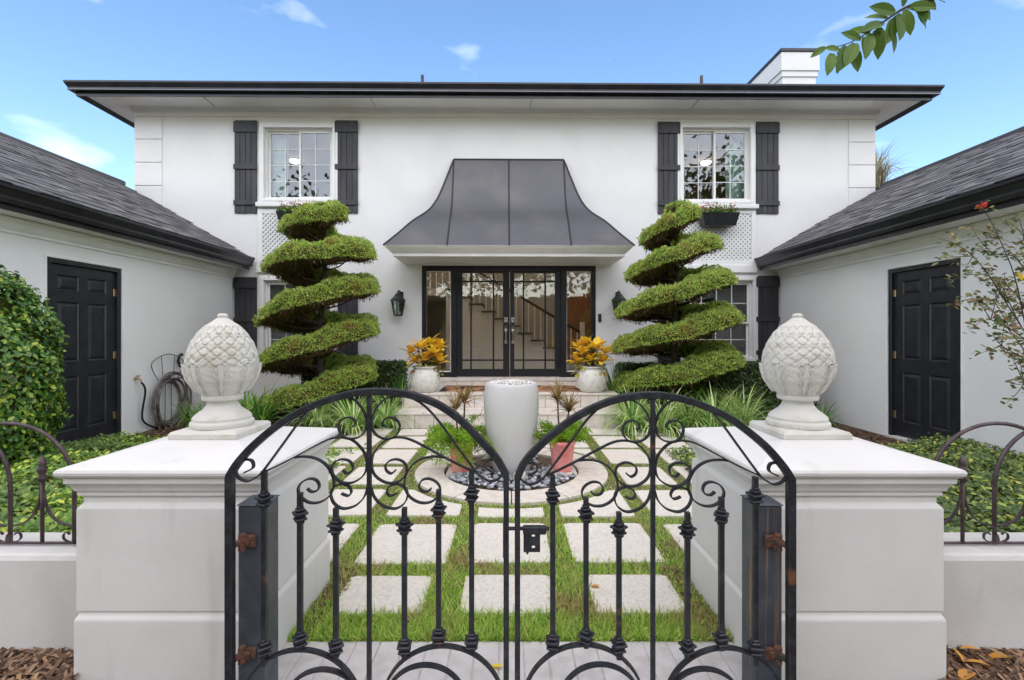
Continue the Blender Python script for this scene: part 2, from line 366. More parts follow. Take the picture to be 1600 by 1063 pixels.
def scatter(name, m, tv, tf, pos, rot, scl, parent=None, smooth=False):
    """one mesh of many small copies of a template (tv verts, tf faces of equal size)"""
    tv = np.asarray(tv, float); tf = np.asarray(tf, int); N = len(pos); k = len(tv)
    scl = np.asarray(scl, float)
    if scl.ndim == 1: scl = scl[:, None]
    V = np.einsum('nij,nkj->nki', rot, tv[None] * scl[:, None, :]) + pos[:, None, :]
    off = np.array(ORG.get(parent.name, (0, 0, 0))) if parent is not None else np.zeros(3)
    V = (V - off).reshape(-1, 3)
    Fc = (tf[None] + (np.arange(N) * k)[:, None, None]).reshape(-1, tf.shape[1])
    me = bpy.data.meshes.new(name)
    me.vertices.add(len(V)); me.vertices.foreach_set('co', V.astype(np.float32).ravel())
    me.loops.add(Fc.size); me.loops.foreach_set('vertex_index', Fc.astype(np.int32).ravel())
    me.polygons.add(len(Fc)); me.polygons.foreach_set('loop_start', (np.arange(len(Fc)) * tf.shape[1]).astype(np.int32))
    return finish(name, me, m, parent, smooth, 0, off)
LEAF_V = [(0, 0, 0), (.28, .35, .07), (.22, .72, .05), (0, 1, -.03), (-.22, .72, .05), (-.28, .35, .07), (0, .5, 0)]
LEAF_F = [(0, 1, 6), (1, 2, 6), (2, 3, 6), (3, 4, 6), (4, 5, 6), (5, 0, 6)]
LEAF4_V = [(0, 0, 0), (.3, .5, .06), (0, 1, 0), (-.3, .5, .06)]; LEAF4_F = [(0, 1, 2), (0, 2, 3)]
SPRIG_V = [(0, 0, 0), (.16, 0, .5), (0, 0, 1), (-.16, 0, .5), (0, .16, .55), (0, -.16, .55), (.1, 0, 0)]
SPRIG_F = [(0, 1, 2), (0, 2, 3), (0, 4, 2), (0, 2, 5)]
def leafobj(name, m, parent, M, mesh):
    o = bpy.data.objects.new(name, mesh); col.objects.link(o); o.parent = parent; o.matrix_local = M; return o
def leaf_mesh(name, m, L, W, curl=.1, n=5, fold=.25):
    b = MB(); v = []; f = []
    for i in range(n + 1):
        t = i / n; w = W / 2 * (math.sin(PI * min(1, .08 + t * .92)) ** .75) * (1 if t < 1 else 0); z = -curl * L * t * t
        v += [(-w, t * L, z + fold * w), (0, t * L, z), (w, t * L, z + fold * w)]
    for i in range(n):
        a = i * 3; f += [(a, a + 1, a + 4, a + 3), (a + 1, a + 2, a + 5, a + 4)]
    me = bpy.data.meshes.new(name); me.from_pydata(v, [], f); me.materials.append(m); me.update(); return me
def orient(loc, direction, up=(0, 0, 1), s=1.0, roll=0):
    """matrix: local +Y along direction"""
    y = Vector(direction).normalized(); z = Vector(up); x = y.cross(z)
    x = x.normalized() if x.length > 1e-5 else Vector((1, 0, 0)); z = x.cross(y)
    M = Matrix((x, y, z)).transposed().to_4x4()
    return Matrix.Translation(Vector(loc)) @ M @ Matrix.Rotation(roll, 4, 'Y') @ Matrix.Scale(s, 4)
def blades(name, m, parent, bases, length, spread, width, n=6, droop=1.0, updir=None):
    """strap leaves arching out from a clump; bases list of (x,y,z,angle)"""
    b = MB()
    for (x, y, z, a) in bases:
        L = length * random.uniform(.65, 1.1); sp = spread * random.uniform(.25, 1.1); w = width * random.uniform(.7, 1.15)
        ca, sa = math.cos(a), math.sin(a); el = PI / 2 - sp * .35; px, pz = 0, 0; v = []; f = []
        for i in range(n + 1):
            t = i / n; ww = w / 2 * (1 - t ** 2.2) + .0006
            v += [(x + ca * px - sa * ww, y + sa * px + ca * ww, z + pz), (x + ca * px + sa * ww, y + sa * px - ca * ww, z + pz)]
            px += math.cos(el) * L / n; pz += math.sin(el) * L / n; el -= sp * droop * (1.5 + t) / n
        for i in range(n): f.append((2 * i, 2 * i + 1, 2 * i + 3, 2 * i + 2))
        b.add(v, f)
    return b.build(name, m, parent)
def wall_holes(mb, u0, u1, z0, z1, holes, thick, tr):
    """wall slab with openings: tr(u, depth, z) gives the point; depth 0 front, thick back"""
    us = sorted({u0, u1, *[h[0] for h in holes], *[h[1] for h in holes]}); zs = sorted({z0, z1, *[h[2] for h in holes], *[h[3] for h in holes]})
    def inh(a, b): return any(h[0] < a < h[1] and h[2] < b < h[3] for h in holes)
    for i in range(len(us) - 1):
        for j in range(len(zs) - 1):
            if inh((us[i] + us[i + 1]) / 2, (zs[j] + zs[j + 1]) / 2): continue
            for d in (0, thick):
                q = [tr(us[i], d, zs[j]), tr(us[i + 1], d, zs[j]), tr(us[i + 1], d, zs[j + 1]), tr(us[i], d, zs[j + 1])]
                mb.add(q, [(0, 1, 2, 3)])
    for h in holes + [(u0, u1, z0, z1)]:
        c = [(h[0], h[2]), (h[1], h[2]), (h[1], h[3]), (h[0], h[3])]
        for i in range(4):
            a, b = c[i], c[(i + 1) % 4]
            mb.add([tr(a[0], 0, a[1]), tr(b[0], 0, b[1]), tr(b[0], thick, b[1]), tr(a[0], thick, a[1])], [(0, 1, 2, 3)])
    return mb
def frame_rect(mb, u0, u1, z0, z1, w, y0, y1, b=.004, bottom=True):
    mb.cbox(u0, u0 + w, y0, y1, z0, z1, b); mb.cbox(u1 - w, u1, y0, y1, z0, z1, b)
    mb.cbox(u0 + w, u1 - w, y0 + .001, y1, z1 - w, z1, b)
    if bottom: mb.cbox(u0 + w, u1 - w, y0 + .001, y1, z0, z0 + w, b)
    return mb

# ------------------------------------------------------------------ ground and far setting
def ground_z(x, y):
    t = min(1, max(0, (abs(x) - 2.6) / 1.6)); return -.012 - .06 * t * t * (3 - 2 * t)
def build_ground():
    b = MB(); xs = [-400, -60, -12] + [-8 + .5 * i for i in range(33)] + [12, 60, 400]; ys = [-400, -60, -8, -2] + [-1 + .5 * i for i in range(25)] + [16, 60, 400]
    n = len(ys)
    v = [(x, y, ground_z(x, y) if abs(x) < 9 and y > -3 and y < 14 else -.10) for x in xs for y in ys]
    f = [(i * n + j, (i + 1) * n + j, (i + 1) * n + j + 1, i * n + j + 1) for i in range(len(xs) - 1) for j in range(n - 1)]
    b.add(v, f); tag(b.build('ground', soil, smooth=True), kind='structure')
build_ground()
b = MB(); b.box(-60, 60, -9, -3.2, -.099, -.06); tag(b.build('lawn', ground_m), kind='structure')
b = MB(); b.box(-60, 60, -17, -9.2, -.099, -.07); tag(b.build('street', street_m), kind='structure')
b = MB(); b.box(-60, 60, -60, -17.2, -.099, -.06); tag(b.build('far_lawn', ground_m), kind='structure')

# ------------------------------------------------------------------ main house (local frame: x along the facade, -y outwards)
house = thing('house', 'two storey white stucco house with black shutters and dark flared entry canopy', 'house', (0, HY, 0), HA)
UL, UR = hp(212, 300)[0], hp(1366, 300)[0]
ZT = 5.62
def rect(xl, xr, yt, yb, off=0):
    a, zt = hp(xl, yt, off); c, zb = hp(xr, yb, off); return a, c, zb, zt
holes = {'ul': rect(413, 521, 200, 313), 'ur': rect(1065, 1172, 200, 316), 'll': rect(413, 521, 438, 562), 'lr': rect(1067, 1176, 438, 562), 'door': rect(659, 931, 415, 590)}
holes['door'] = (holes['door'][0], holes['door'][1], .512, holes['door'][3])
w = MB(); wall_holes(w, UL, UR, -.1, ZT, list(holes.values()), .16, lambda u, d, z: (u, d, z)); w.build('front_wall', stucco, house)
DEPTH = 8.0
for uu in (UL, UR):
    s = 1 if uu == UL else -1
    w = MB(); w.box(min(uu, uu + s * .16), max(uu, uu + s * .16), .162, DEPTH, -.1, ZT); w.build('side_wall', stucco, house)
w = MB(); w.box(UL, UR, DEPTH + .002, DEPTH + .16, -.1, ZT); w.build('rear_wall', stucco, house)
# quoins
qh = .45
for side in (0, 1):
    z = 5.57
    for k in range(6):
        a, c = (UL - .012, hp(254, 200)[0]) if side == 0 else (hp(1325, 200)[0], UR + .012)
        q = MB(); q.cbox(a, c, -.022, .30, z - qh + .012, z, .008); q.build('quoin', stucco, house); z -= qh
# eaves: frieze, soffit, fascia, gutter
OV = .585
loop = [(UL, DEPTH + .16), (UL, 0), (UR, 0), (UR, DEPTH + .16)]
loop_in = loop
w = MB(); w.sweep(loop, [(.0, 5.575), (.03, 5.575), (.03, 5.66), (.055, 5.665), (.055, 5.70), (.075, 5.735), (.0, 5.735)]); w.build('frieze_board', trim, house)
w = MB(); w.sweep(loop, [(.0, 5.735), (OV, 5.742), (OV, 5.755), (.0, 5.755)]); w.build('soffit', soffit_m, house)
w = MB(); w.sweep(loop, [(OV - .03, 5.742), (OV, 5.665), (OV + .02, 5.665), (OV + .02, 5.90), (OV - .03, 5.90)]); w.build('fascia', black_metal, house)
gut = [(.02, .03), (.085, .03), (.10, .06), (.10, .085), (.13, .14), (.14, .16), (.14, .19), (.125, .19), (.125, .165), (.02, .165)]
w = MB(); w.sweep(loop, [(OV + o, 5.70 + z) for o, z in gut]); w.build('gutter', black_metal, house)
w = MB(); w.sweep(loop, [(OV + .101, 5.742), (OV + .105, 5.742), (OV + .105, 5.752), (OV + .101, 5.752)]); w.build('gutter_sheen_strip', pm('gutter_sheen', (.25, .25, .27), rough=.3, metal=.4), house)  # pale strip painting the reflective sheen along the black gutter
for x in (320, 580, 830, 1090):   # soffit panel joints
    uu = hp(x, 160, .4)[0]; w = MB(); w.box(uu - .004, uu + .004, -OV + .035, -.085, 5.728, 5.7415); w.build('soffit_joint', room_dark, house)
# hip roof
e = OV + .09; zb, rise = 5.885, .40 * (DEPTH / 2 + OV)
rv = [(UL - e, -e, zb), (UR + e, -e, zb), (UR + e, DEPTH + e, zb), (UL - e, DEPTH + e, zb), (UL + DEPTH / 2, DEPTH / 2, zb + rise), (UR - DEPTH / 2, DEPTH / 2, zb + rise)]
w = MB(); w.add(rv, [(0, 1, 5, 4), (1, 2, 5), (2, 3, 4, 5), (3, 0, 4), (3, 2, 1, 0)]); w.build('roof', roof_main, house)
# chimney
cu0, cu1 = hp(1221, 80, -.9)[0], hp(1281, 80, -.9)[0]
ch = MB().cbox(cu0 + .05, cu1 - .05, .95, 3.0, 5.6, 7.20, .006).build('chimney', stucco, house)
zc = hp(1221, 78, -.9)[1]
MB().cbox(cu0, cu1, .90, 3.05, zc - .44, zc - .04, .006).build('chimney_collar', stucco, ch)
MB().cbox(cu0 + .025, cu1 - .025, .925, 3.025, zc - .56, zc - .441, .006).build('chimney_band', stucco, ch)
MB().cbox(cu0 - .025, cu1 + .025, .875, 3.075, zc - .039, zc + .03, .006).build('chimney_cap', black_metal, ch)
for x, yt in ((660, 118), (1096, 119)):
    uu, zz = hp(x, yt, -.75); MB().tube([(uu, .75, 6.1), (uu, .75, zz)], .034, 10).build('vent_pipe', roof_main, house, True)
uu, zz = hp(209, 205, 0)
MB().tube(crom([(UL - .03, .35, zz + .32), (UL - .05, .32, zz + .1), (UL - .06, .30, zz - .1), (UL - .06, .30, zz - .6)]), .045, 8).build('downspout', trim, house, True)

# windows
def sash(win, u0, u1, z0, z1, y, cols, rows, fw=.04):
    m = MB(); frame_rect(m, u0, u1, z0, z1, fw, y, y + .035); m.build('sash_frame', trim, win)
    a0, a1, b0, b1 = u0 + fw, u1 - fw, z0 + fw, z1 - fw
    for i in range(1, cols): t = a0 + (a1 - a0) * i / cols; MB().box(t - .006, t + .006, y + .006, y + .030, b0, b1).build('muntin', trim, win)
    for j in range(1, rows): t = b0 + (b1 - b0) * j / rows; MB().box(a0, a1, y + .007, y + .029, t - .006, t + .006).build('muntin', trim, win)
    for i in range(cols):
        for j in range(rows):
            p0, p1 = a0 + (a1 - a0) * i / cols, a0 + (a1 - a0) * (i + 1) / cols; q0, q1 = b0 + (b1 - b0) * j / rows, b0 + (b1 - b0) * (j + 1) / rows
            dy = .0010 * math.sin(7 * i + 3 * j + u0 * 5)
            MB().add([(p0, y + .017 + dy, q0), (p1, y + .019 - dy, q0), (p1, y + .017 - dy, q1), (p0, y + .019 + dy, q1)], [(0, 1, 2, 3)]).build('pane', clear, win)
def window(key, kind, sill=True):
    u0, u1, z0, z1 = holes[key]
    win = bpy.data.objects.new('window', None); col.objects.link(win); win.parent = house; ORG[win.name] = Vector((0, 0, 0))
    c = MB(); frame_rect(c, u0 - .09, u1 + .09, z0 - .06, z1 + .09, .10, -.035, .02); c.build('casing', trim, win)
    c = MB(); frame_rect(c, u0 - .045, u1 + .045, z0 - .03, z1 + .045, .05, -.052, -.0355); c.build('casing_bead', trim, win)
    c = MB(); frame_rect(c, u0 + .001, u1 - .001, z0 + .001, z1 - .001, .04, .03, .12); c.build('jamb', trim, win)
    a0, a1, b0, b1 = u0 + .04, u1 - .04, z0 + .04, z1 - .04
    if kind == 'slider':
        mid = (a0 + a1) / 2; sash(win, a0 + .002, mid + .02, b0 + .002, b1 - .002, .085, 2, 4); sash(win, mid - .02, a1 - .002, b0 + .002, b1 - .002, .048, 2, 4)
    else:
        mid = b0 + (b1 - b0) * .46; sash(win, a0 + .002, a1 - .002, mid - .02, b1 - .002, .048, 4, 2); sash(win, a0 + .002, a1 - .002, b0 + .002, mid + .02, .085, 4, 2)
    if sill: MB().cbox(u0 - .13, u1 + .13, -.10, -.001, z0 - .15, z0 - .061, .012).build('sill', trim, win)
    return win
window('ul', 'slider'); window('ur', 'slider'); window('ll', 'hung', False); window('lr', 'hung', False)
# shutters
def shutter(xl, xr, yt, yb):
    u0, u1, z0, z1 = rect(xl, xr, yt, yb, .03)
    sh = bpy.data.objects.new('shutter', None); col.objects.link(sh); sh.parent = house; ORG[sh.name] = Vector((0, 0, 0))
    n = 4; bw = (u1 - u0) / n
    for i in range(n):
        MB().cbox(u0 + i * bw + .003, u0 + (i + 1) * bw - .003, -.030 - .002 * (i % 2), -.004, z0 + random.uniform(-.004, .004), z1, .004).build('board', shutter_m, sh)
    h = z1 - z0
    for a, c in ((.87, .985), (.47, .525), (.085, .135)):
        MB().cbox(u0 - .008, u1 + .008, -.056, -.0325, z0 + a * h, z0 + c * h, .004).build('batten', shutter_m, sh)
for a in ((366, 401, 188, 333), (524, 559, 188, 333), (1028, 1062, 190, 334), (1182, 1217, 190, 334), (366, 401, 433, 566), (524, 559, 433, 566), (1028, 1062, 431, 566), (1182, 1217, 431, 566)): shutter(*a)
# lattice panels below the upper windows
for xl, xr in ((403, 527), (1061, 1181)):
    u0, u1, z0, z1 = rect(xl, xr, 327, 414, .02)
    lp = MB(); frame_rect(lp, u0, u1, z0, z1, .09, -.034, -.001, .004); lp = lp.build('lattice_panel', trim, house)
    a0, a1, b0, b1 = u0 + .09, u1 - .09, z0 + .09, z1 - .09
    for k, (sg, y0, y1) in enumerate(((1, -.024, -.016), (-1, -.0155, -.008))):
        m = MB(); step = .089; hw = .017; c = -(b1 - b0) - .2
        while c < (a1 - a0) + (b1 - b0):
            pts = []
            # diagonal u = c + s*z clipped to the panel
            for s_ in (-hw * 1.414, hw * 1.414):
                zA, zB = 0.0, b1 - b0; f0 = c + s_
                if sg > 0: lo, hi = max(0, -f0), min(zB, (a1 - a0) - f0)
                else: lo, hi = max(0, zB + f0 - (a1 - a0)), min(zB, zB + f0)
                pts.append((f0, lo, hi))
            (f1, l1, h1), (f2, l2, h2) = pts
            if h1 - l1 > .02 and h2 - l2 > .02:
                def pt(f0, t): return (a0 + f0 + t, b0 + t) if sg > 0 else (a0 + f0 + (b1 - b0) - t, b0 + t)
                q = [pt(f1, l1), pt(f2, l2), pt(f2, h2), pt(f1, h1)]
                m.add([(x, y, z) for y in (y0, y1) for x, z in q], [(0, 1, 2, 3), (7, 6, 5, 4), (0, 4, 5, 1), (1, 5, 6, 2), (2, 6, 7, 3), (3, 7, 4, 0)])
            c += step
        tag(m.build('lattice_slats', trim, lp), kind='stuff')
    MB().box(a0, a1, -.007, -.001, b0, b1).build('lattice_backing', room_dark, lp)
    MB().cbox(u0 - .02, u1 + .02, -.06, -.001, z0 - .16, z0 - .003, .01).build('lattice_ledge', trim, lp)
# entry
entry = bpy.data.objects.new('entry', None); col.objects.link(entry); entry.parent = house; ORG[entry.name] = Vector((0, 0, 0))
u0, u1, z0, z1 = holes['door']
YD = .05
def ux(x): return hp(x, 500, -YD)[0]
def zx(y): return hp(800, y, -YD)[1]
fr = MB()
fr.cbox(u0 + .001, u0 + .085, .0, .14, z0, z1 - .001, .004); fr.cbox(u1 - .085, u1 - .001, .0, .14, z0, z1 - .001, .004)
fr.cbox(u0 + .086, u1 - .086, .002, .14, z1 - .10, z1 - .001, .004)
for x in (709.5, 880.5): fr.cbox(ux(x) - .055, ux(x) + .055, .003, .14, z0, z1 - .101, .004)
fr.build('door_frame', entry_m, house)
bpy.data.objects.remove(entry)
for xa, xb in ((665, 705), (884.5, 925)):
    a, c = ux(xa) - .005, ux(xb) + .005
    sl = MB(); frame_rect(sl, a, c, z0 + .10, z1 - .105, .022, .035, .075, .003); sl = sl.build('sidelight', trim, house)
    MB().add([(a + .02, .055, z0 + .12), (c - .02, .057, z0 + .12), (c - .02, .055, z1 - .125), (a + .02, .056, z1 - .125)], [(0, 1, 2, 3)]).build('pane', door_glass, sl)
    MB().cbox(a - .03, c + .03, .02, .10, z0 + .002, z0 + .099, .004).build('base_panel', entry_m, sl)
def entry_leaf(xa, xb, ga, gb, mus, hinge):
    a, c = ux(xa) + .003, ux(xb) - .003; zb, zt = z0 + .012, z1 - .103; g0, g1 = ux(ga), ux(gb); gz0, gz1 = zx(577), zx(427)
    m = MB(); y0, y1 = .045, .090
    m.cbox(a, g0, y0, y1, zb, zt, .004); m.cbox(g1, c, y0, y1, zb, zt, .004); m.cbox(g0, g1, y0 + .001, y1, zb, gz0, .004); m.cbox(g0, g1, y0 + .001, y1, gz1, zt, .004)
    d = m.build('entry_door', entry_m, house)
    gu = [g0] + [ux(q) for q in mus] + [g1]; gz = [gz0, zx(563), zx(440), gz1]
    for q in gu[1:-1]: MB().cbox(q - .016, q + .016, .046, .086, gz0, gz1, .004).build('muntin', entry_m, d)
    for q in gz[1:-1]: MB().cbox(g0, g1, .048, .084, q - .016, q + .016, .004).build('muntin', entry_m, d)
    for i in range(3):
        for j in range(3):
            e = [.0015 * random.uniform(-1, 1) for _ in range(4)]
            MB().add([(gu[i], .066 + e[0], gz[j]), (gu[i + 1], .066 + e[1], gz[j]), (gu[i + 1], .066 + e[2], gz[j + 1]), (gu[i], .066 + e[3], gz[j + 1])], [(0, 1, 2, 3)]).build('pane', door_glass, d)
    hx = ux(hinge); MB().cbox(hx - .035, hx + .035, .030, .046, zx(504), zx(496), .006).build('lock_plate', steel, d)
    h = MB(); h.cbox(hx - .030, hx + .030, .032, .046, zx(518), zx(509), .006); h.cbox(hx - .026, hx + .026, .032, .046, zx(537), zx(531), .006)
    h.tube(crom([(hx, .035, zx(512)), (hx, -.02, zx(515)), (hx, -.03, zx(523)), (hx, -.02, zx(531)), (hx, .035, zx(534))]), .012, 8); h.build('handle', steel, d, True)
    MB().tube([(hx, .032, zx(500)), (hx, .018, zx(500))], .014, 10).build('keyhole', dark_knob, d)
entry_leaf(713, 796, 722.5, 786, (736, 771), 790.5); entry_leaf(797, 878, 803.5, 867, (818, 852), 801.5)
MB().cbox(u0 - .03, u1 + .03, -.10, .16, .445, .511, .008).build('threshold', tile_m, house)
# flared canopy
CP = [(0, 4.75), (.05, 4.60), (.104, 4.425), (.234, 4.03), (.328, 3.81), (.452, 3.62), (.669, 3.40), (.867, 3.15), (1.05, 2.93), (1.087, 2.885)]
CP = [(p.x, p.z) for p in crom([(a, 0, c) for a, c in CP], 3)]
W0 = 1.07; can = bpy.data.objects.new('canopy', None); col.objects.link(can); can.parent = house; ORG[can.name] = Vector((0, 0, 0))
cx0 = hp(795, 300)[0]
def panel(fa, fb):
    m = MB(); v = []; n = len(CP)
    for e, z in CP: v += [fa(e, z), fb(e, z)]
    m.add(v, [(2 * i, 2 * i + 2, 2 * i + 3, 2 * i + 1) for i in range(n - 1)]); m.build('metal_panel', canopy_m, can, True)
panel(lambda e, z: (cx0 - W0, -e - .03, z), lambda e, z: (cx0, -e - .03, z)); panel(lambda e, z: (cx0, -e - .03, z), lambda e, z: (cx0 + W0, -e - .03, z))
for s in (-1, 1):
    panel(lambda e, z: (cx0 + s * (W0 + e), -e - .03, z), lambda e, z: (cx0 + s * W0, -e - .03, z)); panel(lambda e, z: (cx0 + s * (W0 + e), -e - .03, z), lambda e, z: (cx0 + s * (W0 + e), 0, z))
def seam(fn, r=.014): MB().tube([fn(e, z) for e, z in CP], r, 6).build('standing_seam', canopy_seam, can, True)
seam(lambda e, z: (cx0, -e - .035, z)); 
for s in (-1, 1): seam(lambda e, z: (cx0 + s * W0, -e - .035, z)); seam(lambda e, z: (cx0 + s * (W0 + e), -e - .03, z), .018)
MB().tube([(cx0 - W0, -.03, 4.755), (cx0 + W0, -.03, 4.755)], .018, 6).build('ridge_flashing', canopy_seam, can)
path = [(cx0 - W0 - 1.087, 0), (cx0 - W0 - 1.087, -1.117), (cx0 + W0 + 1.087, -1.117), (cx0 + W0 + 1.087, 0)]
MB().sweep(path, [(.0, 2.885), (-.012, 2.868), (-.02, 2.868), (-.03, 2.85), (-.11, 2.775), (-.13, 2.77), (-.135, 2.715), (-.30, 2.715), (-.30, 2.88)]).build('crown_moulding', trim, can)
MB().box(cx0 - W0 - .80, cx0 + W0 + .80, -.83, -.002, 2.722, 2.76).build('canopy_soffit', trim, can)
# interior seen through the glass
def room(name, a, c, y0, y1, zf, zt, wm, fm):
    m = MB(); v = [(x, y, z) for x in (a, c) for y in (y0, y1) for z in (zf, zt)]
    m.add(v, [(0, 1, 3, 2), (4, 6, 7, 5), (2, 3, 7, 6), (1, 5, 7, 3)]); o = m.build(name, wm, house)
    MB().box(a, c, y0, y1, zf - .02, zf - .002).build('room_floor', fm, house)
room('hall_walls', -2.9, 2.95, .17, 4.6, .50, 5.3, room_m, floor_in)
room('upper_room_walls', -6.9, -2.95, .17, 3.8, 3.02, 5.45, room_m, floor_in); room('upper_room_walls', 3.0, 6.9, .17, 3.8, 3.02, 5.45, room_warm, floor_in)
room('lower_room_walls', -6.9, -2.95, .17, 3.8, .50, 2.95, room_dark, floor_in); room('lower_room_walls', 3.0, 6.9, .17, 3.8, .50, 2.95, room_dark, floor_in)
def HW(u, v, z): return Matrix.Translation((0, HY, 0)) @ Matrix.Rotation(HA, 4, 'Z') @ Vector((u, v, z))
st = thing('staircase', 'white staircase with dark treads and handrail seen through the entry doors', 'staircase', (0, HY, 0), HA)
nst = 11; rise, run = 1.97 / nst, .30; xs0 = -1.55
for i in range(nst):
    z = .5 + rise * (nst - i); x = xs0 + i * run
    MB().cbox(x - .03, x + run + .02, 2.35, 3.45, z - .04, z, .006).build('tread', wood_dark, st)
    MB().box(x, x + run, 2.40, 3.42, .501, z - .041).build('riser_block', trim, st)
    for k in (.08, .23): MB().tube([(x + k, 2.42, z), (x + k, 2.42, z + .86 - rise * k / run)], .015, 6).build('baluster', trim, st)
hz = lambda x: .5 + rise * nst - (x - xs0) * rise / run + .90
MB().tube([(xs0, 2.42, hz(xs0)), (xs0 + nst * run, 2.42, hz(xs0 + nst * run))], .032, 8).build('handrail', wood_dark, st)
MB().cbox(xs0 + nst * run, xs0 + nst * run + .11, 2.36, 2.47, .5, 1.65, .008).build('newel_post', trim, st)
MB().box(-2.89, xs0 - .002, 2.35, 4.55, 2.30, 2.47).build('landing', trim, st)
MB().tube([(-2.89, 2.42, 3.37), (xs0, 2.42, 3.37)], .032, 8).build('handrail', wood_dark, st)
for k in range(9): MB().tube([(-2.84 + k * .15, 2.42, 2.47), (-2.84 + k * .15, 2.42, 3.36)], .015, 6).build('baluster', trim, st)
m = MB(); m.cbox(1.62, 2.45, 4.50, 4.585, .5, 2.55, .006); d = m.build('inner_door', wood_red, None); d.matrix_world = Matrix.Translation((0, HY, 0)) @ Matrix.Rotation(HA, 4, 'Z')
tag(d, 'reddish wooden inner door seen through the right sidelight', 'door')
for ua, ub, side in ((hp(418, 250)[0], hp(442, 250)[0], 'left upper'), (hp(1143, 250)[0], hp(1172, 250)[0], 'right upper')):
    m = MB(); n = 26; v = []; 
    for i in range(n + 1):
        x = ua + (ub - ua) * i / n; y = .24 + .022 * math.sin(i * 1.9); v += [(x, y, 3.15), (x, y, 5.3)]
    m.add(v, [(2 * i, 2 * i + 2, 2 * i + 3, 2 * i + 1) for i in range(n)]); o = m.build('curtain', curtain_m, None, True); o.matrix_world = Matrix.Translation((0, HY, 0)) @ Matrix.Rotation(HA, 4, 'Z')
    so = o.modifiers.new('solid', 'SOLIDIFY'); so.thickness = .006
    tag(o, f'pale green pleated curtain inside the {side} window', 'curtain')
for uu, vv, lab in ((-5.02, 1.9, 'lit ceiling lamp inside the left upper window'), (4.65, 1.9, 'lit ceiling lamp inside the right upper window')):
    lt = thing('ceiling_lamp', lab, 'lamp', HW(uu, vv, 5.45), 0)
    o = MB().lathe([(.02, -.085), (.07, -.08), (.105, -.06), (.115, -.03)], HW(uu, vv, 5.45), 20).build('lamp_shade', lamp_glow, lt, True)
    MB().lathe([(.12, -.03), (.12, -.001)], HW(uu, vv, 5.45), 20).build('lamp_base', steel, lt)
hl = thing('ceiling_lamp', 'round unseen ceiling lamp added to brighten the entry hall', 'lamp', HW(0, 1.6, 5.3), 0)  # added lamp, out of view above the doors, lights the stairs
MB().lathe([(.02, -.2), (.20, -.18), (.30, -.12), (.33, -.03)], HW(0, 1.6, 5.3), 24).build('lamp_shade', emit('hall_fill_glow', (1, .80, .58), 24), hl, True)
MB().lathe([(.34, -.03), (.34, -.001)], HW(0, 1.6, 5.3), 24).build('lamp_base', steel, hl)

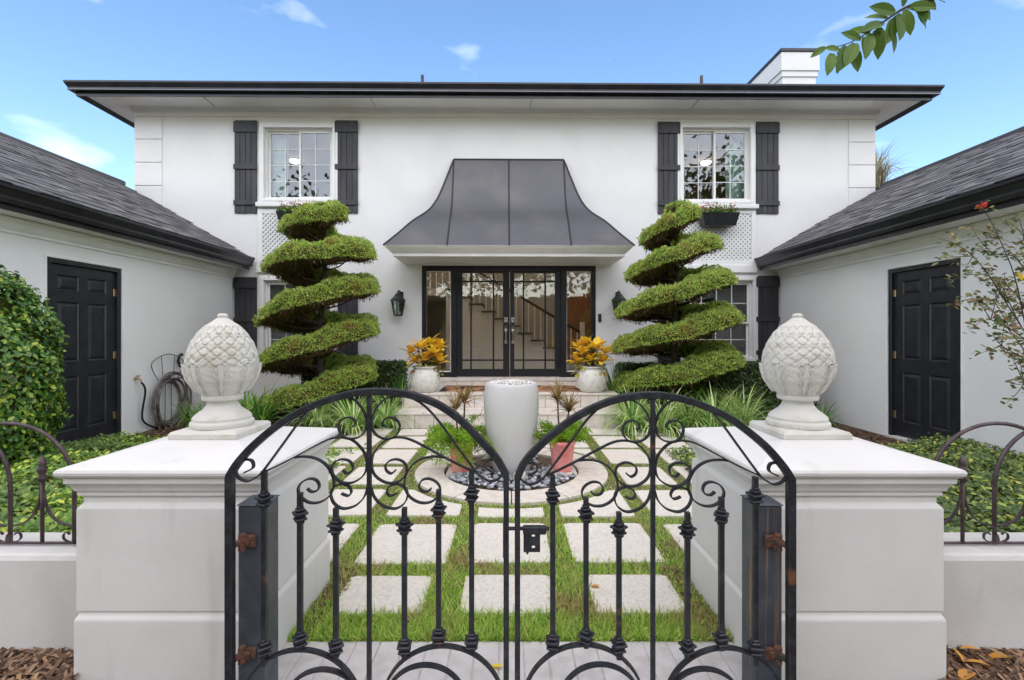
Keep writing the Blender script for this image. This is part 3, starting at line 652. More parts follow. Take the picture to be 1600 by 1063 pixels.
# ------------------------------------------------------------------ side wings
SH = []
for wd in (.16, .22, .29):
    me = bpy.data.meshes.new('shingle'); b = MB().box(0, wd - .004, 0, .20, 0, .012)
    me.from_pydata(b.v, [], b.f); me.materials.append(shingle_m); me.update(); SH.append((wd, me))
def wing(side, XW, XG, XR, lab):
    s = side; Y0, Y1 = 3.2, 9.19 + (.05 if s > 0 else -.05)
    ZE = 2.83; ZR = ZE + .57 * (abs(XR) - abs(XG)); zs = 2.60
    wg = thing('side_wing', lab, 'wing', (XW, 6, 0))
    # door opening
    dn, df = (5.545, 6.62) if s > 0 else (5.478, 6.534)
    hole = (dn, df, -.045, 2.255)
    w = MB(); wall_holes(w, Y0, Y1, -.15, 2.60, [hole], .16, lambda u, d, z: (XW + s * d, u, z)); w.build('courtyard_wall', stucco, wg)
    MB().box(min(XW + s * .162, XR * 2 - XW), max(XW + s * .162, XR * 2 - XW), Y0, Y0 + .15, -.15, 2.60).build('end_wall', stucco, wg)
    pth = [(XW, Y1), (XW, Y0)] if s < 0 else [(XW, Y0), (XW, Y1)]
    sgn = -1 if True else 1
    def swp(prof):   # outward = towards the courtyard
        p = [(XW, Y0), (XW, Y1)]
        pr = [(o if s < 0 else -o, z) for o, z in prof]
        return MB().sweep(p, pr)
    OVW = abs(XW) - abs(XG)
    swp([(0, 2.44), (.022, 2.44), (.022, 2.47), (.045, 2.50), (.07, 2.55), (.09, 2.56), (.09, 2.598), (0, 2.598)]).build('frieze_moulding', trim, wg)
    swp([(0, 2.60), (OVW - .12, 2.62), (OVW - .12, 2.64), (0, 2.64)]).build('soffit', trim, wg)
    swp([(OVW - .13, 2.60), (OVW - .11, 2.60), (OVW - .11, 2.83), (OVW - .13, 2.83)]).build('fascia', black_metal, wg)
    go = OVW - .13
    swp([(go + .021, 2.66), (go + .07, 2.66), (go + .085, 2.70), (go + .085, 2.725), (go + .115, 2.785), (go + .13, 2.80), (go + .13, 2.83), (go + .118, 2.83), (go + .118, 2.805), (go + .021, 2.80)]).build('gutter', black_metal, wg)
    # roof deck and shingles
    n = Vector((-s * .57, 0, 1)).normalized(); up = Vector((s, 0, .57)).normalized()
    e0 = Vector((XG + s * .09, 0, ZE + .03)); L = ((abs(XR) - abs(XG) - .09) ** 2 * (1 + .57 ** 2)) ** .5
    top = e0 + up * L
    rf = MB(); v = [e0 + Vector((0, Y0 - .2, 0)), e0 + Vector((0, Y1, 0)), top + Vector((0, Y1, 0)), top + Vector((0, Y0 - .2, 0))]
    far = Vector((2 * top.x - e0.x, 0, e0.z)); v += [far + Vector((0, Y0 - .2, 0)), far + Vector((0, Y1, 0))]
    rf.add([p - n * .012 for p in v[:4]] + v[4:], [(0, 1, 2, 3), (3, 2, 5, 4), (0, 3, 4), (1, 5, 2)])
    rf = rf.build('roof', roof_main, wg)
    Mr = Matrix((Vector((0, 1, 0)), up, n)).transposed().to_4x4()
    if s > 0: pass
    pieces = []; q = 0; row = 0
    while q < L - .05:
        y = Y0 - .2 + random.uniform(-.2, 0)
        while y < Y1 - .12:
            wd, me = random.choice(SH); wd2 = min(wd, Y1 - y)
            tilt = Matrix.Rotation(.055, 4, 'X')
            loc = e0 + up * q + Vector((0, y, 0)) + n * (.002 + random.choice((0, 0, .007)) )
            if y > Y0 - .2 and y + wd < Y1: pieces.append((loc, me, wd))
            y += wd
        q += .135; row += 1
    def vis(p):
        x = VX + F * p.x / p.y; yy = VY - F * (p.z - EYE) / p.y; return -30 < x < 1630 and -20 < yy < 560
    order = sorted(range(len(pieces)), key=lambda i: (not vis(pieces[i][0]), pieces[i][0].y))
    one = set(order[:300]); rest = MB(); o = ORG[wg.name]
    Mt = Mr @ Matrix.Rotation(-.055, 4, 'X')
    for i, (loc, me, wd) in enumerate(pieces):
        if i in one:
            c = bpy.data.objects.new('shingle', me); col.objects.link(c); c.parent = rf; c.matrix_local = Matrix.Translation(loc - o) @ Mt
        else: rest.box(0, wd - .004, 0, .20, 0, .012, Matrix.Translation(loc) @ Mt)
    tag(rest.build('shingle_courses', shingle_m, rf), kind='stuff')
    MB().tube([top + Vector((0, Y0 - .2, .0)), top + Vector((0, Y1, .0))], .06, 6).build('ridge_cap', shingle_m, rf)
    # six panel door
    def D(u, d, z): return (XW + s * d, u, z)
    def bx(m, u0, u1, d0, d1, z0, z1, b=.004):
        xa, xb = sorted((XW + s * d0, XW + s * d1)); return m.cbox(xa, xb, u0, u1, z0, z1, b)
    fm = MB(); f = .055
    for (a, c) in ((dn + .001, dn + f), (df - f, df - .001)): bx(fm, a, c, .004, .15, -.045, 2.254)
    bx(fm, dn + f, df - f, .005, .15, 2.255 - f, 2.254); fm.build('door_jamb', door_m, wg)
    lm = MB()
    for (a, c) in ((dn - .035, dn - .001), (df + .001, df + .035)): bx(lm, a, c, -.010, .003, -.1, 2.29)
    bx(lm, dn - .001, df + .001, -.010, .003, 2.257, 2.29); lm.build('door_trim', trim, wg)
    bx(MB(), dn, df, -.03, .16, -.10, -.046).build('door_sill', paver, wg)
    a0, a1, zb, zt = dn + f + .003, df - f - .003, -.030, 2.255 - f - .003
    W = a1 - a0; H = zt - zb
    cols_ = ((a0 + .13 * W, a0 + .44 * W), (a0 + .56 * W, a0 + .87 * W)); rows_ = ((zb + .09 * H, zb + .39 * H), (zb + .47 * H, zb + .80 * H), (zb + .86 * H, zb + .945 * H))
    hol = [(c[0], c[1], r[0], r[1]) for c in cols_ for r in rows_]
    lf = MB(); wall_holes(lf, a0, a1, zb, zt, hol, .04, lambda u, d, z: (XW + s * (.045 + d), u, z)); lf = lf.build('door', door_m, wg)
    for c in cols_:
        for r in rows_:
            pn = MB(); i1, i2 = .018, .055
            def ring(i, d): return [D(c[0] + i, d, r[0] + i), D(c[1] - i, d, r[0] + i), D(c[1] - i, d, r[1] - i), D(c[0] + i, d, r[1] - i)]
            vv = ring(-.002, .052) + ring(i1, .066) + ring(i2, .050)
            pn.add(vv, [(k, (k + 1) % 4, 4 + (k + 1) % 4, 4 + k) for k in range(4)] + [(4 + k, 4 + (k + 1) % 4, 8 + (k + 1) % 4, 8 + k) for k in range(4)] + [(8, 9, 10, 11)])
            pn.build('panel', door_m, lf)
    hs = df - f - .012
    for z in (.25, 1.07, 1.92): bx(MB(), hs - .028, hs + .028, .028, .046, z - .05, z + .05, .004).build('hinge', brass, lf)
    kn = a0 + .07
    for z, r in ((.86, .03), (1.05, .026)):
        MB().lathe([(.034, 0), (.034, .008), (.012, .014), (.012, .035), (r, .045), (r, .062), (r * .6, .07)], (0, 0, 0), 16).build('knob', steel, lf, True).matrix_local = Matrix.Translation(Vector(D(kn, .045, z)) - o) @ Matrix.Rotation(-s * PI / 2, 4, 'Y')
    return wg
wing(-1, -5.36, -4.92, -7.47, 'left white side wing with grey shingle roof, beside the coiled hose')
wing(1, 5.28, 4.76, 7.30, 'right white side wing with grey shingle roof, beside the rose bush')

# ------------------------------------------------------------------ courtyard paving
path = MB(); path.box(-2.3, 2.3, 2.10, 6.82, -.06, -.006); path = tag(path.build('courtyard_path', soil_path), kind='structure')
RC, RI, RO = Vector((.012, 4.70)), .66, .94
cols_x = [(-2.18, -1.66), (-1.53, -1.07), (-.94, -.39), (-.25, .25), (.39, .94), (1.07, 1.53), (1.66, 2.18)]
rows_y = [(2.30, 2.665), (2.80, 3.38), (3.52, 4.10), (4.28, 4.83), (4.96, 5.55), (5.66, 6.27), (6.37, 6.76)]
CUT = 1.03; stones = []
for r, (y0, y1) in enumerate(rows_y):
    for c, (x0, x1) in enumerate(cols_x):
        if r < 1 and not 2 <= c <= 4: continue
        if r < 2 and not 1 <= c <= 5: continue
        if r == 0: x0, x1 = ((-.885, -.43), (-.235, .235), (.43, .885))[c - 2]
        jx, jy = random.uniform(-.015, .015), random.uniform(-.015, .015); n = 14; lo = []; hi = []
        for i in range(n + 1):
            x = x0 + jx + (x1 - x0) * i / n; ya, yb = y0 + jy, y1 + jy
            ed = min(i, n - i) / n; k = .018 * max(0, 1 - ed * 12) ** 2; ya += k; yb -= k
            dx = x - RC.x
            if abs(dx) < CUT:
                h = (CUT ** 2 - dx * dx) ** .5; cn, cf = RC.y - h, RC.y + h
                if yb > cn and ya < cf:
                    if ya < cn: yb = min(yb, cn)
                    else: ya = max(ya, cf)
            if yb - ya > .05: lo.append((x, ya)); hi.append((x, yb))
        if len(lo) < 4: continue
        poly = lo + hi[::-1]
        o = MB().prism(poly, -.03, .010 + random.uniform(-.004, .004)).build('stepping_stone', paver, path, False, .006); stones.append((lo, hi))
# ring round the urn in curved segments
for k in range(12):
    a0, a1 = 2 * PI * k / 12 + .006, 2 * PI * (k + 1) / 12 - .006
    A = [a0 + (a1 - a0) * i / 8 for i in range(9)]
    poly = [(RC.x + RO * math.cos(a), RC.y + RO * math.sin(a)) for a in A] + [(RC.x + RI * math.cos(a), RC.y + RI * math.sin(a)) for a in A[::-1]]
    MB().prism(poly, -.03, .022).build('ring_stone', ring_m, path, False, .006)
# brick paving in front of and under the gate
bp = tag(MB().box(-1.0, 1.0, -1.2, 2.098, -.05, -.002).build('brick_paving', joint_m), kind='structure')
bm = MB().cbox(0, .1005, 0, .318, -.03, .004, .003); bme = None
for j in range(10):
    for i in range(19):
        x = -.985 + i * .1045; y = 2.09 - .322 * (j + 1) + (0 if i % 2 else 0)
        if bme is None: o = bm.build('brick', brick_m, bp); bme = o.data
        else: o = bpy.data.objects.new('brick', bme); col.objects.link(o); o.parent = bp
        o.location = (x, y, random.uniform(-.001, .0015))
# grass between the stones
def stone_mask(x, y):
    edge_ = np.where(rng.uniform(0, 1, len(x)) < .5, .004, .018)
    bad = (np.hypot(x - RC.x, y - RC.y) < RO - edge_ * .5)
    for lo, hi in stones:
        lx = np.array([p[0] for p in lo]); ly = np.array([p[1] for p in lo]); hy = np.array([p[1] for p in hi])
        inside = (x > lx[0] + edge_) & (x < lx[-1] - edge_); bad |= inside & (y > np.interp(x, lx, ly) + edge_) & (y < np.interp(x, lx, hy) - edge_)
    bad |= (y < 2.68) & (np.abs(x) > .985)
    return bad
N = 330000
gx = rng.uniform(-2.25, 2.25, N); gy = 2.10 + 4.70 * rng.uniform(0, 1, N) ** 1.5
keep = ~stone_mask(gx, gy); gx, gy = gx[keep], gy[keep]
pn = np.sin(gx * 5.1 + 1.3 * np.sin(gy * 3.1)) * np.sin(gy * 4.3 + gx) * .5 + .5
near = np.clip((4.3 - gy) / 2.2, 0, 1)
keep = rng.uniform(0, 1, len(gx)) < .30 + .5 * near * (.4 + .6 * pn); gx, gy, near = gx[keep], gy[keep], near[keep]
if len(gx) > 95000: gx, gy, near = gx[:95000], gy[:95000], near[:95000]
nrm = np.stack([rng.normal(0, .55, len(gx)), rng.normal(0, .55, len(gx)), np.ones(len(gx))], 1)
gl = rng.uniform(.4, 1, len(gx)) * (.022 + .042 * near) ; GV = [(-.5, 0, 0), (.5, 0, 0), (.36, .10, .55), (-.36, .10, .55), (0, .34, 1)]
GVs = np.array(GV); GFt = [(0, 1, 2), (0, 2, 3), (3, 2, 4)]
scl = np.stack([np.full(len(gx), .0052), gl, gl], 1)
tag(scatter('grass', grassm, GVs, GFt, np.stack([gx, gy, np.full(len(gx), -.006)], 1), frames(nrm), scl), 'green and straw coloured grass growing between the stepping stones', 'grass', kind='stuff')

# ------------------------------------------------------------------ entry steps
stp = thing('entry_steps', 'cream tiled entry steps leading up to the double doors', 'steps', (0, 7.4, 0))
MB().box(-1.62, 1.62, 6.84, 9.0, 0, .20).build('step_core', grout, stp); MB().box(-1.65, 1.65, 7.36, 9.12, .2001, .42).build('step_core', grout, stp)
def tiles(x0, x1, n, y0, y1, z0, z1, jit=0):
    w = (x1 - x0) / n
    me = MB().cbox(0, w - .006, y0, y1, z0, z1, .004).build('tile', tile_m, stp)
    off = ORG[stp.name]; first = True
    for i in range(n):
        o = me if i == 0 else inst(me, stp)
        o.location = (x0 + i * w, 0, 0)
tiles(-1.64, 1.64, 12, 6.80, 6.838, .0, .195); tiles(-1.66, 1.66, 8, 6.785, 7.33, .197, .225)
tiles(-1.64, 1.64, 12, 7.31, 7.358, .226, .413); 
for r in range(4): tiles(-1.67, 1.67, 8, 7.29 + r * .465, 7.29 + (r + 1) * .465 - .006, .415, .444)
for s in (-1, 1):
    for (ya, yb, za, zb, xx) in ((6.85, 7.33, .0, .195, 1.625), (7.37, 8.2, .2, .413, 1.655), (8.21, 9.1, .0, .413, 1.655)):
        MB().cbox(min(s * xx, s * (xx + .03)), max(s * xx, s * (xx + .03)), ya, yb, za, zb, .004).build('side_tile', tile_m, stp)
mt = MB(); mt.cbox(-1.13, 1.13, 7.52, 8.30, .445, .458, .005); tag(mt.build('doormat', mat_m), 'black and tan animal print doormat on the top step', 'doormat')

# ------------------------------------------------------------------ gate pillars with finials
PXC, PYC, HW_ = 1.35, 2.225, .36
def pillar(s, lab):
    c = (s * PXC, PYC); p = thing('gate_pillar', lab, 'pillar', (c[0], c[1], 0))
    def sq(h): return [(c[0] - h, c[1] + h), (c[0] - h, c[1] - h), (c[0] + h, c[1] - h), (c[0] + h, c[1] + h)]
    m = MB(); m.sweep(sq(HW_), [(.006, -.06), (.006, .235), (-.006, .254), (-.006, .262)], True); m.build('base_block', pillar_m, p, False, .006)
    m = MB(); m.sweep(sq(HW_), [(-.006, .262), (.0, .266), (.0, .672), (-.016, .690), (-.016, .70)], True); m.build('shaft', pillar_m, p, False, .004)
    m = MB(); m.sweep(sq(HW_), [(-.016, .70), (-.016, .716), (-.004, .722), (-.004, .738), (.004, .742), (.010, .758), (.022, .776), (.026, .778), (.026, .796), (.036, .803), (.045, .813), (.047, .824), (.042, .834), (.02, .843)], True)
    h = HW_ + .02; h2 = .165
    tp = [Vector((x, y, .843)) for x, y in sq(h)] + [Vector((x, y, .895)) for x, y in sq(h2)]
    m.add(tp, [(k, (k + 1) % 4, 4 + (k + 1) % 4, 4 + k) for k in range(4)] + [(4, 5, 6, 7)])
    m.build('cap', pillar_m, p)
    return p
pillar(-1, 'left white stucco gate pillar with moulded cap, hose wall behind'); pillar(1, 'right white stucco gate pillar with moulded cap, near the rose bush')
def bulb(zq):   # radius of the cone body against height fraction
    pts = [(q, r_ * .83) for q, r_ in ((0, .105), (.10, .136), (.20, .162), (.33, .176), (.42, .176), (.52, .172), (.65, .154), (.78, .123), (.88, .087), (.95, .048), (1, .024))]
    for i in range(len(pts) - 1):
        if zq <= pts[i + 1][0]:
            t = (zq - pts[i][0]) / (pts[i + 1][0] - pts[i][0]); t = t * t * (3 - 2 * t) * .35 + t * .65
            return pts[i][1] + (pts[i + 1][1] - pts[i][1]) * t
    return pts[-1][1]
def finial(s, lab, worn):
    cx, cy = s * PXC, PYC; zb = .896
    fi = thing('pinecone_finial', lab, 'finial', (cx, cy, zb))
    m = MB(); q = [(cx - .15, cy + .15), (cx - .15, cy - .15), (cx + .15, cy - .15), (cx + .15, cy + .15)]
    m.sweep(q, [(0, zb), (0, zb + .022), (-.008, zb + .032), (-.03, zb + .036)], True)
    m.add([(x, y, zb + .036) for x, y in [(cx - .12, cy - .12), (cx + .12, cy - .12), (cx + .12, cy + .12), (cx - .12, cy + .12)]], [(0, 1, 2, 3)]); m.build('plinth', cast, fi)
    z1 = zb + .036
    prof = [(.150, 0), (.152, .012), (.150, .022), (.142, .028), (.140, .034), (.141, .040), (.132, .052), (.112, .066), (.092, .080), (.078, .096), (.073, .110), (.075, .118), (.094, .122), (.099, .130), (.099, .142), (.094, .150)]
    prof = [(p.x * .87, p.z) for p in crom([(a, 0, b) for a, b in prof], 3)]
    MB().lathe(prof, (cx, cy, z1), 64).build('pedestal', cast, fi, True)
    zc = z1 + .148; H = 1.36 + .078 - zc
    n, rows = 144, 90; v = []; f = []
    for j in range(rows + 1):
        t = j / rows; r0 = bulb(t)
        for i in range(n):
            a = 2 * PI * i / n; r = r0
            if t > .36:
                k = 16; L = (t - .36) * 15.0
                g1 = abs(((a * k / (2 * PI) + L * .5) % 1) - .5) * 2; g2 = abs(((a * k / (2 * PI) - L * .5) % 1) - .5) * 2
                g = min(1, (1 - g1) / .18), min(1, (1 - g2) / .18)
                amp = .0092 * min(1, (t - .36) / .04) * (1 if t < .86 else max(0, (1 - t) / .14)) * worn
                r += amp * (min(g) - .5)
            r += .0012 * math.sin(a * 9 + t * 31) * math.sin(t * 47 + a * 4)
            v.append((cx + r * math.cos(a), cy + r * math.sin(a), zc + t * H))
    for j in range(rows):
        for i in range(n): k = (i + 1) % n; f.append((j * n + i, j * n + k, (j + 1) * n + k, (j + 1) * n + i))
    f.append(tuple(range(n))[::-1]); f.append(tuple(rows * n + i for i in range(n)))
    MB().add(v, f).build('pinecone', cast, fi, True)
    MB().lathe([(.020, H - .004), (.024, H + .004), (.021, H + .014), (.012, H + .018)], (cx, cy, zc), 16).build('tip', cast, fi, True)
    for k in range(8):   # acanthus leaves clasping the cone
        ac = 2 * PI * (k + .5) / 8 + .1; vv = []; ff = []; nu, nv = 16, 26
        for j in range(nv + 1):
            t = j / nv; tt = .02 + .41 * t
            w = (.20 + .19 * t ** .8) * (1 - .16 * abs(math.sin(t * PI * 3.5)) ** 2) * (1 if t < .8 else (1 - ((t - .8) / .2) ** 2 * .75))
            for i in range(nu + 1):
                u = -1 + 2 * i / nu; edge = 1 - abs(u) ** 3
                off = .001 + .007 * edge + .008 * math.exp(-(u / .13) ** 2) - .019 * abs(math.sin((abs(u) * .9 - t * 1.1) * PI * 2.6)) ** 1.5 * edge * (abs(u) > .15)
                off += .005 * max(0, t - .85) / .15 * (1 - .5 * abs(u))
                if abs(u) > .97: off = -.003
                a = ac + u * w; r = bulb(tt) + off
                vv.append((cx + r * math.cos(a), cy + r * math.sin(a), zc + tt * H - .012 * max(0, t - .9) / .1))
        for j in range(nv):
            for i in range(nu): q0 = j * (nu + 1) + i; ff.append((q0, q0 + 1, q0 + nu + 2, q0 + nu + 1))
        lo = MB().add(vv, ff).build('acanthus_leaf', cast, fi, True)
        sm = lo.modifiers.new('solid', 'SOLIDIFY'); sm.thickness = .008; sm.offset = -1
finial(-1, 'crisp carved cream pinecone finial on the left gate pillar', 1.0); finial(1, 'weathered white pinecone finial on the right gate pillar', .75)

# ------------------------------------------------------------------ low walls and hoop fence
FYC, FZ = 2.11, .418
def low_wall(s, lab):
    x0, x1 = s * 1.713, s * 4.6; m = MB(); prof = [(-.0, -.08), (.0, .395), (-.008, .412), (-.022, .417), (-.235, .417), (-.245, .412), (-.25, .395), (-.25, -.08)]
    yf = 2.015
    v = []; 
    for x in (x0, x1):
        for o, z in prof: v.append((x, yf - o, z))
    k = len(prof); f = [(i, i + 1, k + i + 1, k + i) for i in range(k - 1)] + [tuple(range(k)), tuple(range(k, 2 * k))]
    w = thing('garden_wall', lab, 'wall', (s * 3, 2.14, 0)); m.add(v, f).build('wall_body', wall_low, w)
    # rounded coping that dips towards the pillar
    vv = []; nn = 18
    return w
low_wall(-1, 'low white garden wall left of the gate, under the hoop fence'); low_wall(1, 'low white garden wall right of the gate, under the hoop fence')
def fence(s, lab):
    fe = thing('hoop_fence', lab, 'fence', (s * 2.3, FYC, FZ))
    PIT = .297; x00 = (14 - VX) * FYC / F if s < 0 else (1556 - VX) * FYC / F
    x_in = s * 1.718; x_out = s * 4.0
    MB().cbox(min(x_in, x_out), max(x_in, x_out), FYC - .006, FYC + .006, FZ + .006, FZ + .016, .002).build('base_rail', fence_m, fe)
    top = .545; hw = PIT; legs = [x00 + s * PIT * k for k in range(-1, 8)]
    for i, lx in enumerate(legs):
        if abs(lx) > 1.72:
            sc = []
            for d in (-1, 1):
                c = [(lx + d * .008, 0, .016), (lx + d * .03, 0, .016), (lx + d * .052, 0, .03), (lx + d * .052, 0, .05), (lx + d * .036, 0, .058), (lx + d * .026, 0, .048)]
                MB().strap([(p.x, FYC, FZ + p.z) for p in crom(c, 4)], .004, .010).build('base_scroll', fence_m, fe)
            MB().lathe([(.012, .016), (.013, .03), (.009, .05)], (lx, FYC, FZ), 8).build('leg_foot', fence_m, fe)
        # arch from this leg to the one two bays on
        if i + 2 < len(legs):
            a, c = lx, legs[i + 2]; mid = (a + c) / 2; pts = []; dy = .006 if i % 2 else -.006
            if abs(a) > 1.70: pts += [(a, FYC + dy, FZ + .01), (a, FYC + dy, FZ + .15)]
            for k in range(25):
                w = PI * (1 - k / 24); X = mid + (c - a) / 2 * -math.cos(w) * -1; Z = .245 + .30 * math.sin(w) ** .9
                X = mid - (c - a) / 2 * math.cos(PI * k / 24)
                if abs(X) > 1.735: pts.append((X, FYC + dy, FZ + Z))
            pts += [(c, FYC + dy, FZ + .15), (c, FYC + dy, FZ + .01)]
            MB().tube(pts, .0085, 8).build('hoop', fence_m, fe, True)
    for k in range(-1, 7):
        sx = x00 + s * PIT * (k + .5)
        if abs(sx) < 1.735: continue
        pc = MB().tube([(sx, FYC, FZ + .01), (sx, FYC, FZ + .30)], .0075, 8).build('picket', fence_m, fe, True)
        MB().lathe([(.008, .285), (.017, .29), (.017, .305), (.011, .312), (.018, .33), (.019, .345), (.013, .352), (.016, .36), (.015, .372), (.003, .402)], (sx, FYC, FZ), 10).build('spear_tip', fence_m, pc, True)
        for d in (-1, 1):
            c = [(sx + d * .004, 0, .295), (sx + d * .008, 0, .22), (sx + d * .030, 0, .15), (sx + d * .075, 0, .105), (sx + d * .135, 0, .085)]
            if abs(c[-1][0]) < 1.73: c = c[:4]
            MB().strap([(p.x, FYC, FZ + p.z) for p in crom(c, 4)], .006, .012).build('side_curve', fence_m, pc)
fence(-1, 'rusty brown hoop fence with spear tips on the left garden wall'); fence(1, 'rusty brown hoop fence with spear tips on the right garden wall')

# ------------------------------------------------------------------ gate
GYd = 1.66
def G(x, y, d=0): p = P(x, y, GYd); return Vector((p.x, GYd + d, p.z))
PX = GYd / F
Z4 = lambda L: [(340 + a / 3.3333, 590 + b / 3.3333) for a, b in L]
SCR = [Z4([(140, 495), (185, 470), (180, 435), (150, 428), (110, 445), (95, 490), (115, 525), (160, 540), (200, 520), (235, 490), (335, 355), (430, 225), (500, 150), (570, 108), (650, 98), (710, 115), (755, 165), (775, 220), (772, 270), (748, 303), (710, 318), (668, 315), (638, 285), (632, 245), (655, 215), (690, 208), (715, 225), (718, 246), (702, 255)]),
       Z4([(240, 492), (300, 465), (400, 415), (500, 360), (580, 322), (640, 312), (700, 325), (750, 370), (774, 420), (774, 480), (750, 520), (700, 548), (650, 546), (612, 522), (595, 485), (605, 447), (640, 427), (680, 432), (704, 456), (700, 485), (675, 500), (652, 482)]),
       Z4([(402, 416), (460, 412), (520, 425), (570, 460), (600, 515), (605, 570), (580, 620), (530, 650), (475, 650), (432, 620), (420, 580), (440, 545), (480, 527), (515, 535), (530, 563), (520, 588), (490, 595), (467, 578)]),
       Z4([(781, 570), (765, 620), (735, 655), (700, 675), (650, 682), (607, 655), (590, 610), (605, 572), (645, 555), (684, 567), (697, 597), (680, 616), (645, 604)])]
def collar(x, y):
    c = G(x, y); m = MB(); h = 10.5 * PX; Mr_ = Matrix.Translation(c) @ Matrix.Rotation(random.uniform(-.7, .7), 4, 'Z') @ Matrix.Rotation(random.uniform(-.06, .06), 4, 'X') @ Matrix.Translation(-c)
    for z0, z1, r in ((h * .95, h * 1.35, .0115), (h * .45, h * .95, .015), (h * .0, h * .45, .024), (-h * .45, h * .0, .017), (-h * .85, -h * .45, .021), (-h * 1.35, -h * .85, .013)):
        m.cbox(c.x - r, c.x + r, c.y - r, c.y + r, c.z + z0 + .0005, c.z + z1 - .0005, .0035, Mr_)
    return m
def gate_leaf(lab, xo, xi, arch, cbar, bal, dy, hoops, hinge_x):
    g = thing('gate_leaf', lab, 'gate', G(xo, 1125))
    s = 1 if xi > xo else -1
    # arched frame with stiles
    pts = [G(xo, 1125)] + [G(xo, arch[0][1] + 6)] + [G(*p) for p in arch] + [G(xi, arch[-1][1] + 6), G(xi, 1125)]
    pa = crom([G(*p) for p in arch], 5)
    full = [G(xo, 1125), G(xo, 900), G(xo, arch[0][1] + 4)] + pa + [G(xi, arch[-1][1] + 4), G(xi, 900), G(xi, 1125)]
    m = MB(); n = len(full); v = []; f = []
    for i, p in enumerate(full):
        t = (full[min(i + 1, n - 1)] - full[max(i - 1, 0)]); t.y = 0; t.normalize()
        w = Vector((-t.z, 0, t.x)) * (.0122 if 2 < i < n - 3 else (.0130 if i < 3 else .0095)); d = Vector((0, .014, 0)); b_ = .15
        v += [p + w - d, p + w + d, p - w + d, p - w - d]
    for i in range(n - 1):
        for k in range(4): q = (k + 1) % 4; f.append((i * 4 + k, i * 4 + q, i * 4 + 4 + q, i * 4 + 4 + k))
    m.add(v, f + [(3, 2, 1, 0), tuple((n - 1) * 4 + k for k in range(4))]); m.build('arched_frame', iron, g, False, .003)
    a, c = sorted((G(xo, 0).x, G(xi, 0).x)); z = G(0, 1125).z
    MB().cbox(a, c, GYd - .016, GYd + .016, z - .035, z, .003).build('bottom_rail', iron, g)
    top = G(cbar, 612 + dy).z; bx_ = G(cbar, 0).x
    MB().cbox(bx_ - .0078, bx_ + .0078, GYd - .0078, GYd + .0078, z, top, .002).build('centre_bar', iron, g)
    for x, yt, y1, y2, yb in bal:
        px = G(x, 0).x; bo = MB().cbox(px - .0088, px + .0088, GYd - .0088, GYd + .0088, G(0, yb).z, G(0, yt).z, .0015).build('baluster', iron, g)
        collar(x, y1).build('collar', iron, bo); collar(x, y2).build('collar', iron, bo)
    for mir in (1, -1):
        for sc in SCR:
            pp = [(cbar + mir * (x - 577), y + dy) for x, y in sc]
            MB().strap([p for p in crom([G(x, y) for x, y in pp], 5)], .0052, .016).build('scroll', iron, g)
    for cx_, cy_, r in hoops:
        pp = [G(cx_ + r * math.cos(w), cy_ - r * math.sin(w)) for w in [PI * k / 32 for k in range(33)]]
        pp = [G(cx_ + r, 1124)] + pp + [G(cx_ - r, 1124)]
        MB().strap(pp, .0085, .02).build('bottom_hoop', iron, g)
    return g
archL = [(360, 742), (374, 721), (400, 693), (440, 661), (490, 634), (540, 617.5), (580, 612), (630, 615), (680, 630), (720, 657), (750, 687), (775, 715), (790.5, 742)]
archR = [(1235.5, 748), (1221, 726), (1190, 692), (1140, 654), (1090, 631), (1045, 619.5), (1010, 617.5), (960, 625), (910, 646), (870, 673), (842, 698), (820, 722), (808.5, 746)]
balL = [(413, 735, 780, 1012, 1040), (469, 770, 804, 999, 1018), (525, 793, 822, 1010, 1030), (632, 793, 822, 1010, 1030), (685.5, 765, 797, 994, 1012), (737, 735, 772, 1002, 1020)]
balR = [(1180, 745, 775, 1012, 1040), (1127, 777, 806, 998, 1016), (1074, 800, 828, 1010, 1030), (967, 800, 826, 1008, 1030), (915.5, 777, 803, 994, 1012), (863.5, 742, 775, 1003, 1022)]
gl_ = gate_leaf('left arched black iron gate leaf with scrolls', 359.5, 791, archL, 577, balL, 0, [(470, 1110, 95), (692, 1105, 96), (505, 1110, 64), (665, 1104, 65)], 0)
gr_ = gate_leaf('right arched black iron gate leaf with scrolls and latch box', 1235.5, 808.5, archR, 1020, balR, 5, [(912, 1102, 95), (1132, 1107, 95), (938, 1103, 65), (1100, 1107, 62)], 0)
def gbox(x0, x1, y0, y1, d0, d1, b=.003):
    a, c = G(x0, y1), G(x1, y0); return MB().cbox(a.x, c.x, GYd + d0, GYd + d1, a.z, c.z, b)
lt = gbox(817, 853, 822, 834, -.012, .012).build('latch_bolt', iron, gr_)
gb = MB(); wall_holes(gb, G(818, 0).x, G(844, 0).x, G(0, 863).z, G(0, 834.5).z, [(G(831, 0).x, G(836, 0).x, G(0, 840).z, G(0, 835.5).z), (G(831, 0).x, G(836, 0).x, G(0, 858).z, G(0, 853).z)], .008, lambda u, d, z: (u, GYd + d, z)); gb.build('latch_plate', iron, gr_)
MB().tube([G(786, 826, 0), G(858, 826, 0)], .007, 8).build('latch_rod', iron, gr_)
MB().add([G(821, 863, .002), G(827, 863, .002), G(824, 868, .002), G(821, 863, .008), G(827, 863, .008), G(824, 868, .008)], [(0, 2, 1), (3, 4, 5), (0, 1, 4, 3), (1, 2, 5, 4), (2, 0, 3, 5)]).build('latch_tongue', iron, gr_)
gbox(786, 789.5, 812, 868, -.022, -.0195, .001).build('stop_strip', iron, gl_)
